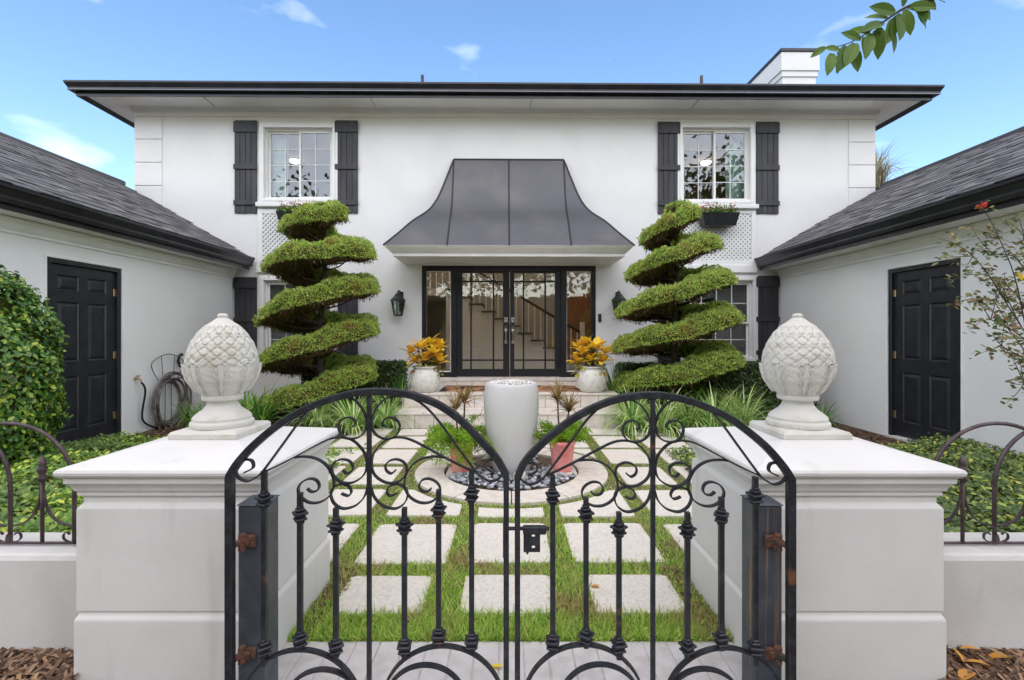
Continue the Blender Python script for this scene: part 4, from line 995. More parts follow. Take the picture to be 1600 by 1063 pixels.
# posts and hinges
def post(s, lab):
    xo, xi = s * .99, s * .893; y0, y1 = 1.722, 1.828; p = thing('gate_post', lab, 'post', (s * .94, 1.775, 0))
    z = .293
    m = MB(); a, c = min(xo, xi), max(xo, xi); m.cbox(a, c, y0, y1, -.02, z, .004)
    # post height: top at 790 px on its front face
    zt = P(0, 791, y0).z
    m = MB(); m.cbox(a, c, y0, y1, -.02, zt, .004); m.build('post_tube', iron_post if s < 0 else iron_post_r, p)
    m = MB(); m.cbox(a - .004, c + .004, y0 - .004, y1 + .004, zt + .0005, zt + .005, .002); m.build('cap_plate', iron_post, p)
    for yy in (848, 1025):
        c0 = P(VX + s * 413, yy, 1.70); r = MB()
        zc = c0.z; xh = s * .965
        r.tube([(xh, 1.706, zc - .03), (xh, 1.706, zc + .028)], .014, 8)
        r.tube([(s * .94, 1.712, zc), (xh, 1.706, zc + .006), (s * .994, 1.676, zc - .012)], [.016, .014, .010], 6)
        r.cbox(min(s * .92, s * .96), max(s * .92, s * .96), 1.705, 1.7215, zc - .022, zc + .022, .004)
        r.build('hinge', rusty, p)
post(-1, 'left square black steel gate post with weathered hinges'); post(1, 'right square black steel gate post with orange rust streaks')

# ------------------------------------------------------------------ urn, pebble bed, pots
urn = thing('ceramic_urn', 'tall smooth white ceramic urn filled with pale pebbles in the ring of stones', 'urn', (RC.x, RC.y, .0))
uy = RC.y
prof = [(.170, .0), (.185, .02), (.20, .10), (.222, .22), (.244, .36), (.262, .50), (.272, .62), (.274, .70), (.268, .79), (.258, .85), (.250, .875), (.240, .882), (.230, .875), (.226, .85), (.01, .84)]
MB().lathe(prof, (RC.x, uy, 0), 64).build('urn_body', urn_m, urn, True)
n = 420; rr = .222 * np.sqrt(rng.uniform(0, 1, n)); aa = rng.uniform(0, 2 * PI, n)
OCT = [(1, 0, 0), (.6, .75, .1), (-.4, .85, 0), (-1, 0, .05), (-.5, -.8, 0), (.55, -.8, .05), (0, 0, .55), (0, 0, -.55)]
OCF = [(i, (i + 1) % 6, 6) for i in range(6)] + [((i + 1) % 6, i, 7) for i in range(6)]
pz = .866 + .022 * (1 - (rr / .222) ** 2) + rng.uniform(0, .012, n)
tag(scatter('white_pebbles', white_pebble, OCT, OCF, np.stack([RC.x + rr * np.cos(aa), uy + rr * np.sin(aa), pz], 1), frames(np.stack([rng.normal(0, .3, n), rng.normal(0, .3, n), np.ones(n)], 1)), rng.uniform(.010, .017, n), urn, True), kind='stuff')
bed = tag(MB().lathe([(RI - .003, -.03), (RI - .003, -.002)], (RC.x, RC.y, 0), 48).build('pebble_bed', soil), kind='structure')
PM = []
for k in range(4):
    v = []; f = []; nu, nv = 8, 5
    sx, sy, sz = random.uniform(.9, 1.2), random.uniform(.65, .85), random.uniform(.45, .6)
    for j in range(nv + 1):
        for i in range(nu):
            a, t = 2 * PI * i / nu, PI * j / nv - PI / 2; w = 1 + .10 * math.sin(3 * a + k) * math.cos(t)
            v.append((sx * w * math.cos(a) * math.cos(t), sy * w * math.sin(a) * math.cos(t), sz * math.sin(t)))
    for j in range(nv):
        for i in range(nu): q = (i + 1) % nu; f.append((j * nu + i, j * nu + q, (j + 1) * nu + q, (j + 1) * nu + i))
    me = bpy.data.meshes.new('pebble'); me.from_pydata(v, [], f); me.materials.append(pebm); me.polygons.foreach_set('use_smooth', [True] * len(f)); me.update(); PM.append(me)
placed = []; tries = 0
while len(placed) < 300 and tries < 20000:
    tries += 1
    a = random.uniform(PI, 2 * PI) if random.random() < .84 else random.uniform(0, 2 * PI); r = RI * math.sqrt(random.uniform(.07, .92)); x, y = RC.x + r * math.cos(a), RC.y + r * math.sin(a)
    s_ = random.uniform(.020, .037)
    if r < .20 + s_ or r > RI - s_: continue
    lay = sum(1 for p in placed if math.hypot(p[0] - x, p[1] - y) < (p[2] + s_) * .78)
    if lay > 1: continue
    placed.append((x, y, s_)); z = .008 + s_ * .35 + lay * .020
    o = bpy.data.objects.new('pebble', random.choice(PM)); col.objects.link(o); o.parent = bed
    o.matrix_local = Matrix.Translation((x, y, z)) @ Matrix.Rotation(random.uniform(0, 6.3), 4, 'Z') @ Matrix.Rotation(random.uniform(-.35, .35), 4, 'X') @ Matrix.Scale(s_, 4)
o = MB().lathe([(.01, -.07), (.05, -.05), (.072, 0), (.05, .05), (.01, .07)], (0, 0, 0), 16).build('boulder', paver, None, True)
o.matrix_world = Matrix.Translation((.085, 4.30, .07)) @ Matrix.Rotation(.5, 4, 'Y') @ Matrix.Diagonal((.8, .8, 1, 1)); tag(o, 'smooth grey rounded stone among the pebbles in front of the urn', 'stone')
for sx_, lab, side in ((-.475, 'pink clay pot left of the urn', -1), (.505, 'pink clay pot right of the urn', 1)):
    py = 4.60; pot = thing('pink_pot', lab, 'pot', (sx_, py, .04))
    MB().box(sx_ - .13, sx_ + .13, py - .13, py + .13, -.002, .038).build('pot_foot_paver', paver, pot)
    MB().lathe([(.09, 0), (.094, .01), (.120, .25), (.128, .255), (.130, .29), (.122, .292), (.116, .27), (.01, .262)], (sx_, py, .04), 32).build('pot_body', pink_m, pot, True)
    # feathery fern
    wide = 1.35 if side < 0 else .95
    fn = thing('asparagus_fern', 'loose feathery light green fern spilling from the left pink pot' if side < 0 else 'compact feathery light green fern in the right pink pot', 'fern', (sx_, py, .30))
    pos = []; nr = []; st_ = MB()
    for k in range(46 if side < 0 else 36):
        a = random.uniform(0, 2 * PI); L = random.uniform(.18, .34) * wide; el = random.uniform(.5, 1.5) if side > 0 else random.uniform(.15, 1.5); pts = []; p = Vector((sx_ + .05 * math.cos(a), py + .05 * math.sin(a), .30)); e = el
        for i in range(12):
            pts.append(p.copy()); p = p + Vector((math.cos(a) * math.cos(e), math.sin(a) * math.cos(e), math.sin(e))) * L / 12; e -= (.17 if side < 0 else .11)
        st_.tube(pts, .0016, 3, False)
        for i in range(2, 12):
            for _ in range(17):
                d = Vector((random.gauss(0, 1), random.gauss(0, 1), random.gauss(.2, .7))).normalized(); q = pts[i] + d * random.uniform(.002, .035)
                pos.append(q); nr.append(d)
    st_.build('stems', fernm, fn); pos = np.array([tuple(p) for p in pos]); nr = np.array([tuple(p) for p in nr])
    scatter('needles', fernm, SPRIG_V, SPRIG_F, pos, frames(nr), np.stack([np.full(len(pos), .030)] * 2 + [rng.uniform(.016, .034, len(pos))], 1), fn)
    # spiky dracaena growing out of the pot
    dr = thing('dracaena', 'bronze spiky dracaena rising from the left pink pot' if side < 0 else 'bronze spiky dracaena rising from the right pink pot', 'plant', (sx_, py + .04, .30))
    for (dx, h) in (((-.065, .50), (.03, .58)) if side < 0 else ((-.04, .60), (.075, .50))):
        top = Vector((sx_ + dx, py + .05, .30 + h - .16)); MB().tube([(sx_ + dx * .3, py + .05, .29), (sx_ + dx * .8, py + .05, .30 + h * .4), top], [.010, .008, .007], 6).build('stem', twig, dr)
        bs = [(top.x, top.y, top.z - random.uniform(0, .05), random.uniform(0, 2 * PI)) for _ in range(60)]
        blades('leaf_rosette', spikem, dr, bs, .24, 4.0, .017, 5, .10)
# white pots with crotons on the landing
def croton(cx, lab_p, lab_c, red):
    cy, z = 7.50, .446; p = thing('white_pot', lab_p, 'pot', (cx, cy, z))
    MB().lathe([(.15, 0), (.165, .01), (.205, .07), (.232, .15), (.236, .22), (.222, .29), (.192, .345), (.172, .365), (.180, .378), (.205, .392), (.205, .405), (.188, .407), (.16, .385), (.02, .375)], (cx, cy, z), 40).build('pot_body', pot_m, p, True)
    c = thing('croton', lab_c, 'plant', (cx, cy, z + .38)); o0 = Vector((cx, cy, z + .38))
    ly = [leaf_mesh('leaf', crotm, .22, .105, .18), leaf_mesh('leaf', crotm, .18, .09, .05)]; lg = leaf_mesh('leaf', crot_g, .15, .055, .25)
    heads = [(-.22, -.05, .26), (-.04, -.09, .34), (.15, -.07, .25), (.02, -.12, .16), (-.16, -.12, .14), (.20, .06, .34), (.08, .10, .40), (-.14, .10, .34), (.24, -.05, .12)]
    if red: heads = [(-x, y, zz) for x, y, zz in heads]
    for i, (hx, hy, hz) in enumerate(heads):
        MB().tube(crom([(cx + hx * .2, cy + hy * .2, z + .37), (cx + hx * .6, cy + hy * .6, z + .38 + hz * .5), (cx + hx, cy + hy, z + .38 + hz)], 3), .007, 5).build('stem', twig, c)
        for k in range(9):
            a = k * 2.4 + i; el = .95 - k * .11; d = Vector((math.cos(a) * math.cos(el), math.sin(a) * math.cos(el), math.sin(el)))
            leafobj('leaf', crotm, c, orient(Vector((hx, hy, hz - .006 * k)), d, (0, 0, 1), random.uniform(.75, 1.05), random.uniform(-.3, .3)), ly[k % 2])
        for k in range(10):
            a = k * 1.1 + i; d = Vector((math.cos(a), math.sin(a), random.uniform(-.5, .3)))
            leafobj('leaf', crot_g, c, orient(Vector((hx * .9, hy * .9, hz - .05 - .02 * k)), d, (0, 0, 1), random.uniform(.7, 1.15)), lg)
croton(-1.345, 'round rough white pot left of the entry doors', 'yellow leaved croton in the left white pot', False)
croton(1.29, 'round rough white pot right of the entry doors', 'yellow and orange leaved croton in the right white pot', True)

# ------------------------------------------------------------------ wall lanterns and doorbell
def lantern(x, lab):
    u, zt = hp(x, 454, .16); zb = hp(x, 494, .16)[1]; H = zt - zb; L = thing('wall_lantern', lab, 'lantern', HW(u, 0, zb + H * .6), 0)
    c = HW(u, -.16, 0); cx, cy = c.x, c.y; z = lambda t: zb + H * t
    def hexring(r, zz): return [(cx + r * math.cos(PI / 6 + k * PI / 3), cy + r * math.sin(PI / 6 + k * PI / 3), zz) for k in range(6)]
    m = MB(); m.lathe([(.075, z(.0)), (.085, z(.02)), (.085, z(.045)), (.06, z(.05))], (cx, cy, 0), 6); m.build('base_ring', lantern_m, L)
    m = MB(); m.lathe([(.142, z(.60)), (.146, z(.63)), (.125, z(.66)), (.095, z(.74)), (.07, z(.78)), (.072, z(.80)), (.055, z(.86)), (.03, z(.90)), (.018, z(.91)), (.022, z(.94)), (.012, z(.97)), (.004, z(1.03))], (cx, cy, 0), 12); m.build('roof_cap', lantern_m, L)
    for k in range(6):
        a, b_ = hexring(.082, z(.045))[k], hexring(.130, z(.60))[k]; MB().tube([a, b_], .009, 5).build('rib', lantern_m, L)
    g = MB(); A, B = hexring(.078, z(.05)), hexring(.124, z(.60))
    g.add(A + B, [(k, (k + 1) % 6, 6 + (k + 1) % 6, 6 + k) for k in range(6)]); g.build('lantern_glass', clear, L)
    MB().lathe([(.016, z(.05)), (.016, z(.30)), (.008, z(.38))], (cx, cy, 0), 10).build('candle', trim, L, True)
    w = HW(u + .02, -.001, 0); MB().cbox(w.x - .05, w.x + .05, w.y - .02, w.y + .0, z(.55), z(.97), .008).build('back_plate', lantern_m, L)
    MB().tube(crom([(w.x, w.y - .01, z(.82)), (w.x, w.y - .07, z(.99)), (cx + .01, cy + .03, z(.98)), (cx, cy, z(.90))], 5), .012, 8).build('arm', lantern_m, L, True)
lantern(622, 'black metal wall lantern left of the entry'); lantern(967, 'black metal wall lantern right of the entry, half behind the spiral topiary')
u, zt = hp(937, 490.5, .01); zb = hp(937, 503.5, .01)[1]; c = HW(u, -.001, 0)
db = thing('doorbell', 'small black doorbell with a white button right of the entry', 'doorbell', (c.x, c.y, (zb + zt) / 2)); MB().cbox(c.x - .032, c.x + .032, c.y - .03, c.y, zb, zt, .012).build('bell_case', lantern_m, db)
MB().lathe([(.016, 0), (.016, .006), (.002, .008)], (0, 0, 0), 14).build('bell_button', bell_glow, db, True).matrix_local = Matrix.Translation((0, -.03, -.03)) @ Matrix.Rotation(PI / 2, 4, 'X')

# ------------------------------------------------------------------ window boxes with flowers
def window_box(xl, xr, yt, yb, lab, labf):
    u0, u1, z0, z1 = rect(xl, xr, yt, yb, .30); o = HW((u0 + u1) / 2, -.2, z0); b = thing('window_box', lab, 'planter', o)
    M = Matrix.Translation((0, HY, 0)) @ Matrix.Rotation(HA, 4, 'Z')
    v = [(u0 + .06, -.28, z0), (u1 - .06, -.28, z0), (u1 - .06, -.08, z0), (u0 + .06, -.08, z0), (u0, -.32, z1), (u1, -.32, z1), (u1, -.065, z1), (u0, -.065, z1)]
    MB().add([M @ Vector(p) for p in v], [(0, 1, 5, 4), (1, 2, 6, 5), (2, 3, 7, 6), (3, 0, 4, 7), (3, 2, 1, 0), (4, 5, 6, 7)]).build('box_liner', black_metal, b)
    for k in range(12):
        t = k / 11; xb, xt = u0 + .06 + (u1 - u0 - .12) * t, u0 + (u1 - u0) * t
        MB().tube([M @ Vector((xb, -.288, z0 - .005)), M @ Vector((xt, -.33, z1 + .005))], .004, 5).build('wire_bar', lantern_m, b)
    MB().tube([M @ Vector((u0 - .004, -.06, z1 + .005)), M @ Vector((u0 - .004, -.33, z1 + .005)), M @ Vector((u1 + .004, -.33, z1 + .005)), M @ Vector((u1 + .004, -.06, z1 + .005))], .006, 5).build('top_rail', lantern_m, b)
    fl = thing('flowers', labf, 'flowers', HW((u0 + u1) / 2, -.2, z1)); n = 900
    px = rng.uniform(u0 + .02, u1 - .02, n); py = rng.uniform(-.34, -.08, n); pz = z1 + np.abs(rng.normal(0, .085, n)) * (1 - .5 * np.abs((px - (u0 + u1) / 2) / (u1 - u0)))
    pos = np.array([tuple(M @ Vector(p)) for p in zip(px, py, pz)]); scatter('foliage', shrubm, LEAF4_V, LEAF4_F, pos, frames(rng.normal(size=(n, 3)) + [0, 0, .8]), rng.uniform(.03, .055, n), fl)
    n = 80; px = rng.uniform(u0 + .02, u1 - .02, n); py = rng.uniform(-.34, -.1, n); pz = z1 + .05 + rng.uniform(0, .17, n)
    pos = np.array([tuple(M @ Vector(p)) for p in zip(px, py, pz)]); scatter('blossoms', petal_p, OCT, OCF, pos, frames(rng.normal(size=(n, 3)) + [0, -1, .8]), rng.uniform(.012, .024, n), fl)
window_box(1097, 1155, 333, 352, 'black window box under the right upper window', 'pink flowers in the right window box')
window_box(432, 490, 331, 350, 'black window box under the left upper window, mostly behind the topiary', 'pink flowers in the left window box')

# ------------------------------------------------------------------ hose on the left wing
XWL = -5.36
def LW(x, y, off=.05): # point near the left wing wall
    X = XWL + off; Y = F * X / (x - VX); return P(x, y, Y)
sp = LW(213, 592, .03); spg = thing('spigot', 'brass garden tap on the left wing wall', 'tap', (XWL, sp.y, sp.z))
MB().tube([(XWL + .001, sp.y, sp.z), (XWL + .07, sp.y, sp.z), (XWL + .10, sp.y, sp.z - .03)], .014, 8).build('tap_body', brass, spg, True)
MB().lathe([(.03, 0), (.03, .008)], (XWL + .055, sp.y, sp.z + .035), 10).build('tap_wheel', rusty, spg); MB().tube([(XWL + .055, sp.y, sp.z), (XWL + .055, sp.y, sp.z + .037)], .006, 6).build('tap_stem', brass, spg)
hc = LW(267, 622, .10)
hk = thing('hose_hanger', 'black wire hose stand against the left wing wall', 'hose hanger', (XWL + .1, hc.y, 0))
top = hc.z + .42
def HL(dy, dz, off=.06): return Vector((XWL + off, hc.y + dy, hc.z + dz))
MB().tube(crom([HL(-.22, .30), HL(-.34, .55), HL(0, .68), HL(.34, .55), HL(.22, .30)], 6), .006, 6).build('wire_arch', lantern_m, hk, True)
for d in (-.11, .11): MB().tube([HL(d, .30), HL(d * 1.3, .655)], .005, 5).build('wire_rib', lantern_m, hk)
for d in (-.06, .06): MB().tube([HL(d, .35), HL(d * 1.2, -hc.z - .07)], .006, 5).build('stake', lantern_m, hk)
MB().tube([HL(-.2, .30), HL(-.2, .30, .20), HL(.2, .30, .20), HL(.2, .30)], .006, 5).build('wire_tray', lantern_m, hk)
hs = thing('garden_hose', 'grey brown garden hose coiled on the wire stand', 'hose', (XWL + .12, hc.y, 0)); pts = []
for k in range(220):
    t = k / 30; a = 2 * PI * t + PI / 2; r = .32 + .055 * math.sin(t * 2.7) + .03 * math.sin(t * 5.1)
    dz = -.03 * math.sin(t * 2.3) - (.10 + .05 * math.sin(t * 3.3)) * (1 - math.sin(a)) * .6
    pts.append(HL(r * math.cos(a) * .98, r * math.sin(a) + dz, .10 + .05 * math.sin(t * 2.9)))
MB().tube(pts, .0165, 7).build('coil', hose_m, hs, True)
MB().tube(crom([Vector((XWL + .10, sp.y, sp.z - .05)), Vector((XWL + .12, sp.y + .05, sp.z - .18)), HL(-.52, -.22), HL(-.33, -.38), HL(-.1, -.45)], 6), .014, 7).build('supply_hose', black_rubber, hs, True)
MB().tube(crom([HL(.33, -.1), HL(.40, .15), HL(.36, .38), HL(.26, .47)], 5), .012, 7).build('free_end', hose_m, hs, True)
MB().tube([HL(.26, .46), HL(.22, .56), HL(.25, .64), HL(.30, .66)], [.016, .02, .02, .03], 8).build('nozzle', black_rubber, hs, True)

# ------------------------------------------------------------------ spiral topiaries
def topiary(lab, cx, cy, z_left, lean, prof_r, b_up, b_dn, a_rad, t_end, trunk_top, seed, tilts):
    """helix: at turn k the left end (theta = pi) passes z_left[k]"""
    rg = np.random.default_rng(seed); t = thing('spiral_topiary', lab, 'topiary', (cx, cy, -.02))
    ks = np.arange(len(z_left))
    def Z(tt): return np.interp(tt, ks, z_left) + np.where(tt > ks[-1], (tt - ks[-1]) * (z_left[-1] - z_left[-2]), 0) + np.where(tt < 0, tt * (z_left[1] - z_left[0]), 0)
    def Ro(z): return np.interp(z, [p[0] for p in prof_r], [p[1] for p in prof_r])
    def surf(tt, ph, grow=1.0):
        th = PI + 2 * PI * tt; z = Z(tt); ro = Ro(z); endf = np.clip((t_end - tt) / .35, 0, 1); stf = np.clip((tt + .62) / .25, 0, 1)
        a = np.minimum(a_rad, ro * .55) * (.35 + .65 * np.sqrt(stf)); Rc = (ro - a) * np.where(tt > t_end - .6, np.clip((t_end - tt) / .6, 0, 1) ** .7, 1)
        cp, sp_ = np.cos(ph), np.sin(ph)
        rr = Rc + a * np.sign(cp) * np.abs(cp) ** .8 * grow; zz = z + np.where(sp_ > 0, b_up, b_dn) * np.sign(sp_) * np.abs(sp_) ** .85 * grow * (.35 + .65 * np.sqrt(stf))
        bump = .03 * np.sin(th * 5 + ph * 2 + seed) + .022 * np.sin(th * 11 - ph * 4) + .015 * np.sin(th * 23 + ph * 7)
        rr = rr + bump * cp; zz = zz + bump * sp_
        er = np.stack([np.cos(th), np.sin(th), np.zeros_like(th)], -1)
        p = er * rr[..., None]; p[..., 2] = zz
        p[..., 2] += np.interp(z, [.5, 1.8, 2.4, 3.0], tilts) * p[..., 0]; p[..., 0] += cx + lean * zz; p[..., 1] += cy
        nn = er * (cp / a)[..., None]; nn[..., 2] = sp_ / np.where(sp_ > 0, b_up, b_dn)
        nn /= np.maximum(np.linalg.norm(nn, axis=-1, keepdims=True), 1e-9)
        return p, nn
    # inner mass of old wood
    T = np.linspace(-.6, t_end, 190); PH = np.linspace(0, 2 * PI, 15)[:-1]
    g = np.array([surf(np.full(14, a), PH, .86)[0] for a in T]); v = g.reshape(-1, 3); f = []
    for i in range(len(T) - 1):
        for k in range(14): q = (k + 1) % 14; f.append((i * 14 + k, i * 14 + q, (i + 1) * 14 + q, (i + 1) * 14 + k))
    f += [tuple(range(14)), tuple(len(v) - 14 + k for k in range(14))]
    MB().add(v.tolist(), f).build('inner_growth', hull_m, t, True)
    n = 140000
    tt = rg.uniform(-.6, t_end, n); ph = rg.uniform(-.45, PI + .45, n)
    keep = rg.uniform(0, 1, n) < Ro(Z(tt)) / 1.0; tt, ph = tt[keep], ph[keep]
    p, nn = surf(tt, ph, rg.uniform(.86, 1.0, len(tt)))
    d = nn + rg.normal(0, .55, nn.shape) + [0, 0, .35]
    sc = rg.uniform(.018, .036, len(tt)) * np.where(rg.uniform(0, 1, len(tt)) < .02, 1.8, 1); scatter('foliage', jun, SPRIG_V, SPRIG_F, p, frames(d), np.stack([sc * 1.6, sc * 1.6, sc], 1), t)
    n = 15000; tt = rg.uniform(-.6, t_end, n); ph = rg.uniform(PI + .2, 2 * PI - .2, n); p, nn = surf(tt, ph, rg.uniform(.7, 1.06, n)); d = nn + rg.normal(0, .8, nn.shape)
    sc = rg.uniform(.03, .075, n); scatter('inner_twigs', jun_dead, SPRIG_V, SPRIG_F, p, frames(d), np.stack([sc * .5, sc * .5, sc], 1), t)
    tr = crom([(cx, cy, -.05), (cx + .02 + lean * .6, cy, .6), (cx - .03 + lean * 1.3, cy + .01, 1.3), (cx + .02 + lean * 2.1, cy, 2.1), (cx + lean * trunk_top, cy, trunk_top)], 4)
    MB().tube(tr, [.075 - .045 * i / (len(tr) - 1) for i in range(len(tr))], 9).build('trunk', bark, t, True)
    for k in range(44):
        q = -.5 + (t_end + .3) * k / 44 + rg.uniform(-.05, .05); th = PI + 2 * PI * q; z = float(Z(np.array(q))); r = float(Ro(np.array(z))) * .72
        e = Vector((cx + lean * z + r * math.cos(th), cy + r * math.sin(th), z - .02 + float(np.interp(z, [.5, 1.8, 2.4, 3.0], tilts)) * r * math.cos(th))); s0 = Vector((cx + lean * z, cy, max(.05, z - .22)))
        MB().tube(crom([s0, s0.lerp(e, .5) + Vector((rg.uniform(-.04, .04), rg.uniform(-.04, .04), -.05)), e], 3), [.016, .014, .013, .011, .010, .008, .006], 5).build('branch', twig, t)
topiary('tall spiral clipped juniper left of the entry, five broad turns', -3.10, 7.6, [.20, .93, 1.63, 2.34, 2.95], .045, [(0, .88), (.5, .91), (1.7, .91), (2.3, .86), (2.8, .78), (3.2, .62), (3.6, .42)], .245, .085, .37, 4.50, 3.0, 3, [.15, .14, -.02, -.06])
topiary('leaning spiral clipped juniper right of the entry, narrower top', 2.66, 7.6, [.60, 1.24, 1.82, 2.42, 2.96], 0, [(0, .85), (.6, .95), (1.3, .97), (1.9, .90), (2.4, .76), (2.9, .55), (3.4, .38)], .205, .08, .35, 4.6, 3.05, 5, [.08, .15, .16, .15])

# ------------------------------------------------------------------ hedges, grasses and beds
def hedge(lab, x0, x1, y0, y1, z1, n, lo_=.03, hi_=.06):
    h = thing('boxwood_hedge', lab, 'hedge', ((x0 + x1) / 2, (y0 + y1) / 2, -.05))
    MB().cbox(x0 + .06, x1 - .06, y0 + .06, y1 - .06, -.06, z1 - .06, .08).build('inner_growth', hull_m, h)
    A = rng.uniform(0, 1, (n, 3)); face = rng.integers(0, 5, n); p = np.stack([x0 + (x1 - x0) * A[:, 0], y0 + (y1 - y0) * A[:, 1], z1 * A[:, 2]], 1); nn = rng.normal(0, .5, (n, 3))
    j = rng.uniform(-.05, .03, n)
    for k, (ax, val, sg) in enumerate(((0, x0, -1), (0, x1, 1), (1, y0, -1), (2, z1, 1), (2, z1, 1))):
        s_ = face == k; p[s_, ax] = val + sg * j[s_]; nn[s_, ax] += sg
    scatter('foliage', box_leaf, LEAF4_V, LEAF4_F, p, frames(nn), rng.uniform(lo_, hi_, n), h)
hedge('low dark boxwood hedge beside the steps, left of the entry', -3.6, -1.92, 8.2, 8.75, .84, 14000)
hedge('dark boxwood hedge at the right wing corner behind the right topiary', 3.15, 4.72, 7.35, 8.0, .86, 20000)
hedge('low dark boxwood hedge strip right of the entry', 1.95, 3.1, 8.2, 8.75, .80, 9000)
hedge('tall dark hedge added across the street to block bright sky in the entry glass', -40, 40, -27, -25, 4.6, 24000, .3, .7)  # out-of-view hedge added to keep the bright horizon out of the door reflections
def clump(name, lab, cat, m, x, y, n, L, sp, w, droop, grp, z=-.02):
    t = thing(name, lab, cat, (x, y, z), 0, grp); bs = []
    for _ in range(n):
        r = random.uniform(0, .09); a = random.uniform(0, 2 * PI); bs.append((x + r * math.cos(a), y + r * math.sin(a), z, a + random.uniform(-.5, .5)))
    blades('strap_leaves', m, t, bs, L, sp, w, 7, droop)
L1 = ['beside the bottom step, left', 'under the left topiary, nearest the steps', 'below the white pot, left of the steps', 'under the left topiary, near the left pillar', 'at the front of the left bed beside the path']
for (x, y, l) in zip((-1.80, -2.25, -1.88, -2.75, -2.15), (6.85, 6.75, 7.6, 6.75, 6.45), L1): clump('lily_turf', 'striped lily turf clump ' + l, 'plant', lir, x, y, 130, .70, 1.6, .019, 1.0, 'striped lily turf clumps')
L2 = ['beside the bottom step, right', 'just right of the steps in front', 'in the middle of the right bed front', 'under the right topiary, centre', 'under the right topiary, right side', 'by the right pillar at the bed corner', 'near the right boxwood hedge', 'at the front right of the right bed']
for (x, y, l) in zip((1.70, 1.90, 2.10, 2.50, 2.95, 3.25, 3.35, 2.75), (6.62, 7.2, 6.5, 6.65, 6.8, 6.6, 7.05, 6.35), L2): clump('lily_turf', 'striped lily turf clump ' + l, 'plant', lir, x, y, 140, .78, 1.6, .021, 1.0, 'striped lily turf clumps')
clump('flax_plant', 'tall dark upright flax beside the right white pot', 'plant', agap, 1.78, 7.75, 40, 1.05, .7, .026, .6, 'upright flax plants')
clump('flax_plant', 'grey green upright flax beside the left white pot', 'plant', agap, -1.80, 7.85, 34, .85, .8, .024, .7, 'upright flax plants')
for k, (x, y, l) in enumerate(((-3.55, 6.7, 'behind the left finial, rightmost'), (-3.85, 6.9, 'behind the left finial, back'), (-3.75, 6.4, 'behind the left finial, front'), (-4.35, 6.75, 'beside the coiled hose'), (-4.75, 7.05, 'in front of the coiled hose'))):
    clump('agapanthus', 'glossy green strap leaved plant ' + l, 'plant', agap, x, y, 60, .75 if k < 3 else .55, 1.4, .036 if k < 3 else .02, .9, 'green strap leaved plants on the left')
for k, (x, y, l) in enumerate(((4.55, 6.95, 'behind the right finial'), (4.7, 7.3, 'by the right wing wall'))): clump('agapanthus', 'dark green strap leaved plant ' + l, 'plant', agap, x, y, 40, .5, 1.4, .02, .9, 'green strap leaved plants on the right')
# ground cover on both sides
def cover(name, lab, m, x0, x1, y0, y1, hf, n, size):
    A = rng.uniform(0, 1, (n, 2)); px = x0 + (x1 - x0) * A[:, 0]; py = y0 + (y1 - y0) * A[:, 1] ** 1.5
    pz = hf(px, py) + rng.normal(0, .022, n)
    nn = np.stack([rng.normal(0, .55, n), rng.normal(-.25, .55, n), np.ones(n)], 1)
    o = scatter(name, m, LEAF_V, LEAF_F, np.stack([px, py, pz], 1), frames(nn), rng.uniform(.6, 1.1, n) * size)
    tag(o, lab, 'ground cover', kind='stuff')
    xs = np.linspace(x0, x1, 40); ys = np.linspace(y0, y1, 40); b = MB(); v = [(a, c, float(hf(np.array(a), np.array(c))) - .05) for a in xs for c in ys]
    b.add(v, [(i * 40 + j, (i + 1) * 40 + j, (i + 1) * 40 + j + 1, i * 40 + j + 1) for i in range(39) for j in range(39)])
    tag(b.build('groundcover_mat', hull_m, None, True), 'dark matted stems under the ' + ('left' if x0 < 0 else 'right') + ' ground cover', 'ground cover', kind='stuff')
def hfl(x, y): return .36 - .085 * np.clip(y - 2.3, 0, 4) + .035 * np.sin(x * 6 + y * 3) + .03 * np.sin(y * 7 - x * 4) - .10 * np.clip(x + 2.9, 0, 1.2) * np.clip(y - 2.6, 0, 1)
def hfr(x, y): return .38 - .085 * np.clip(y - 2.3, 0, 4) + .035 * np.sin(x * 5 - y * 3) + .03 * np.sin(y * 6 + x * 4) - .10 * np.clip(2.9 - x, 0, 1.2) * np.clip(y - 2.6, 0, 1)
cover('groundcover_leaves', 'glossy green and yellow ground cover left of the left pillar', jas, -5.3, -1.74, 2.28, 5.9, hfl, 40000, .047)
cover('groundcover_leaves', 'darker green ground cover right of the right pillar', jas_dark, 1.74, 5.22, 2.28, 5.4, hfr, 40000, .045)
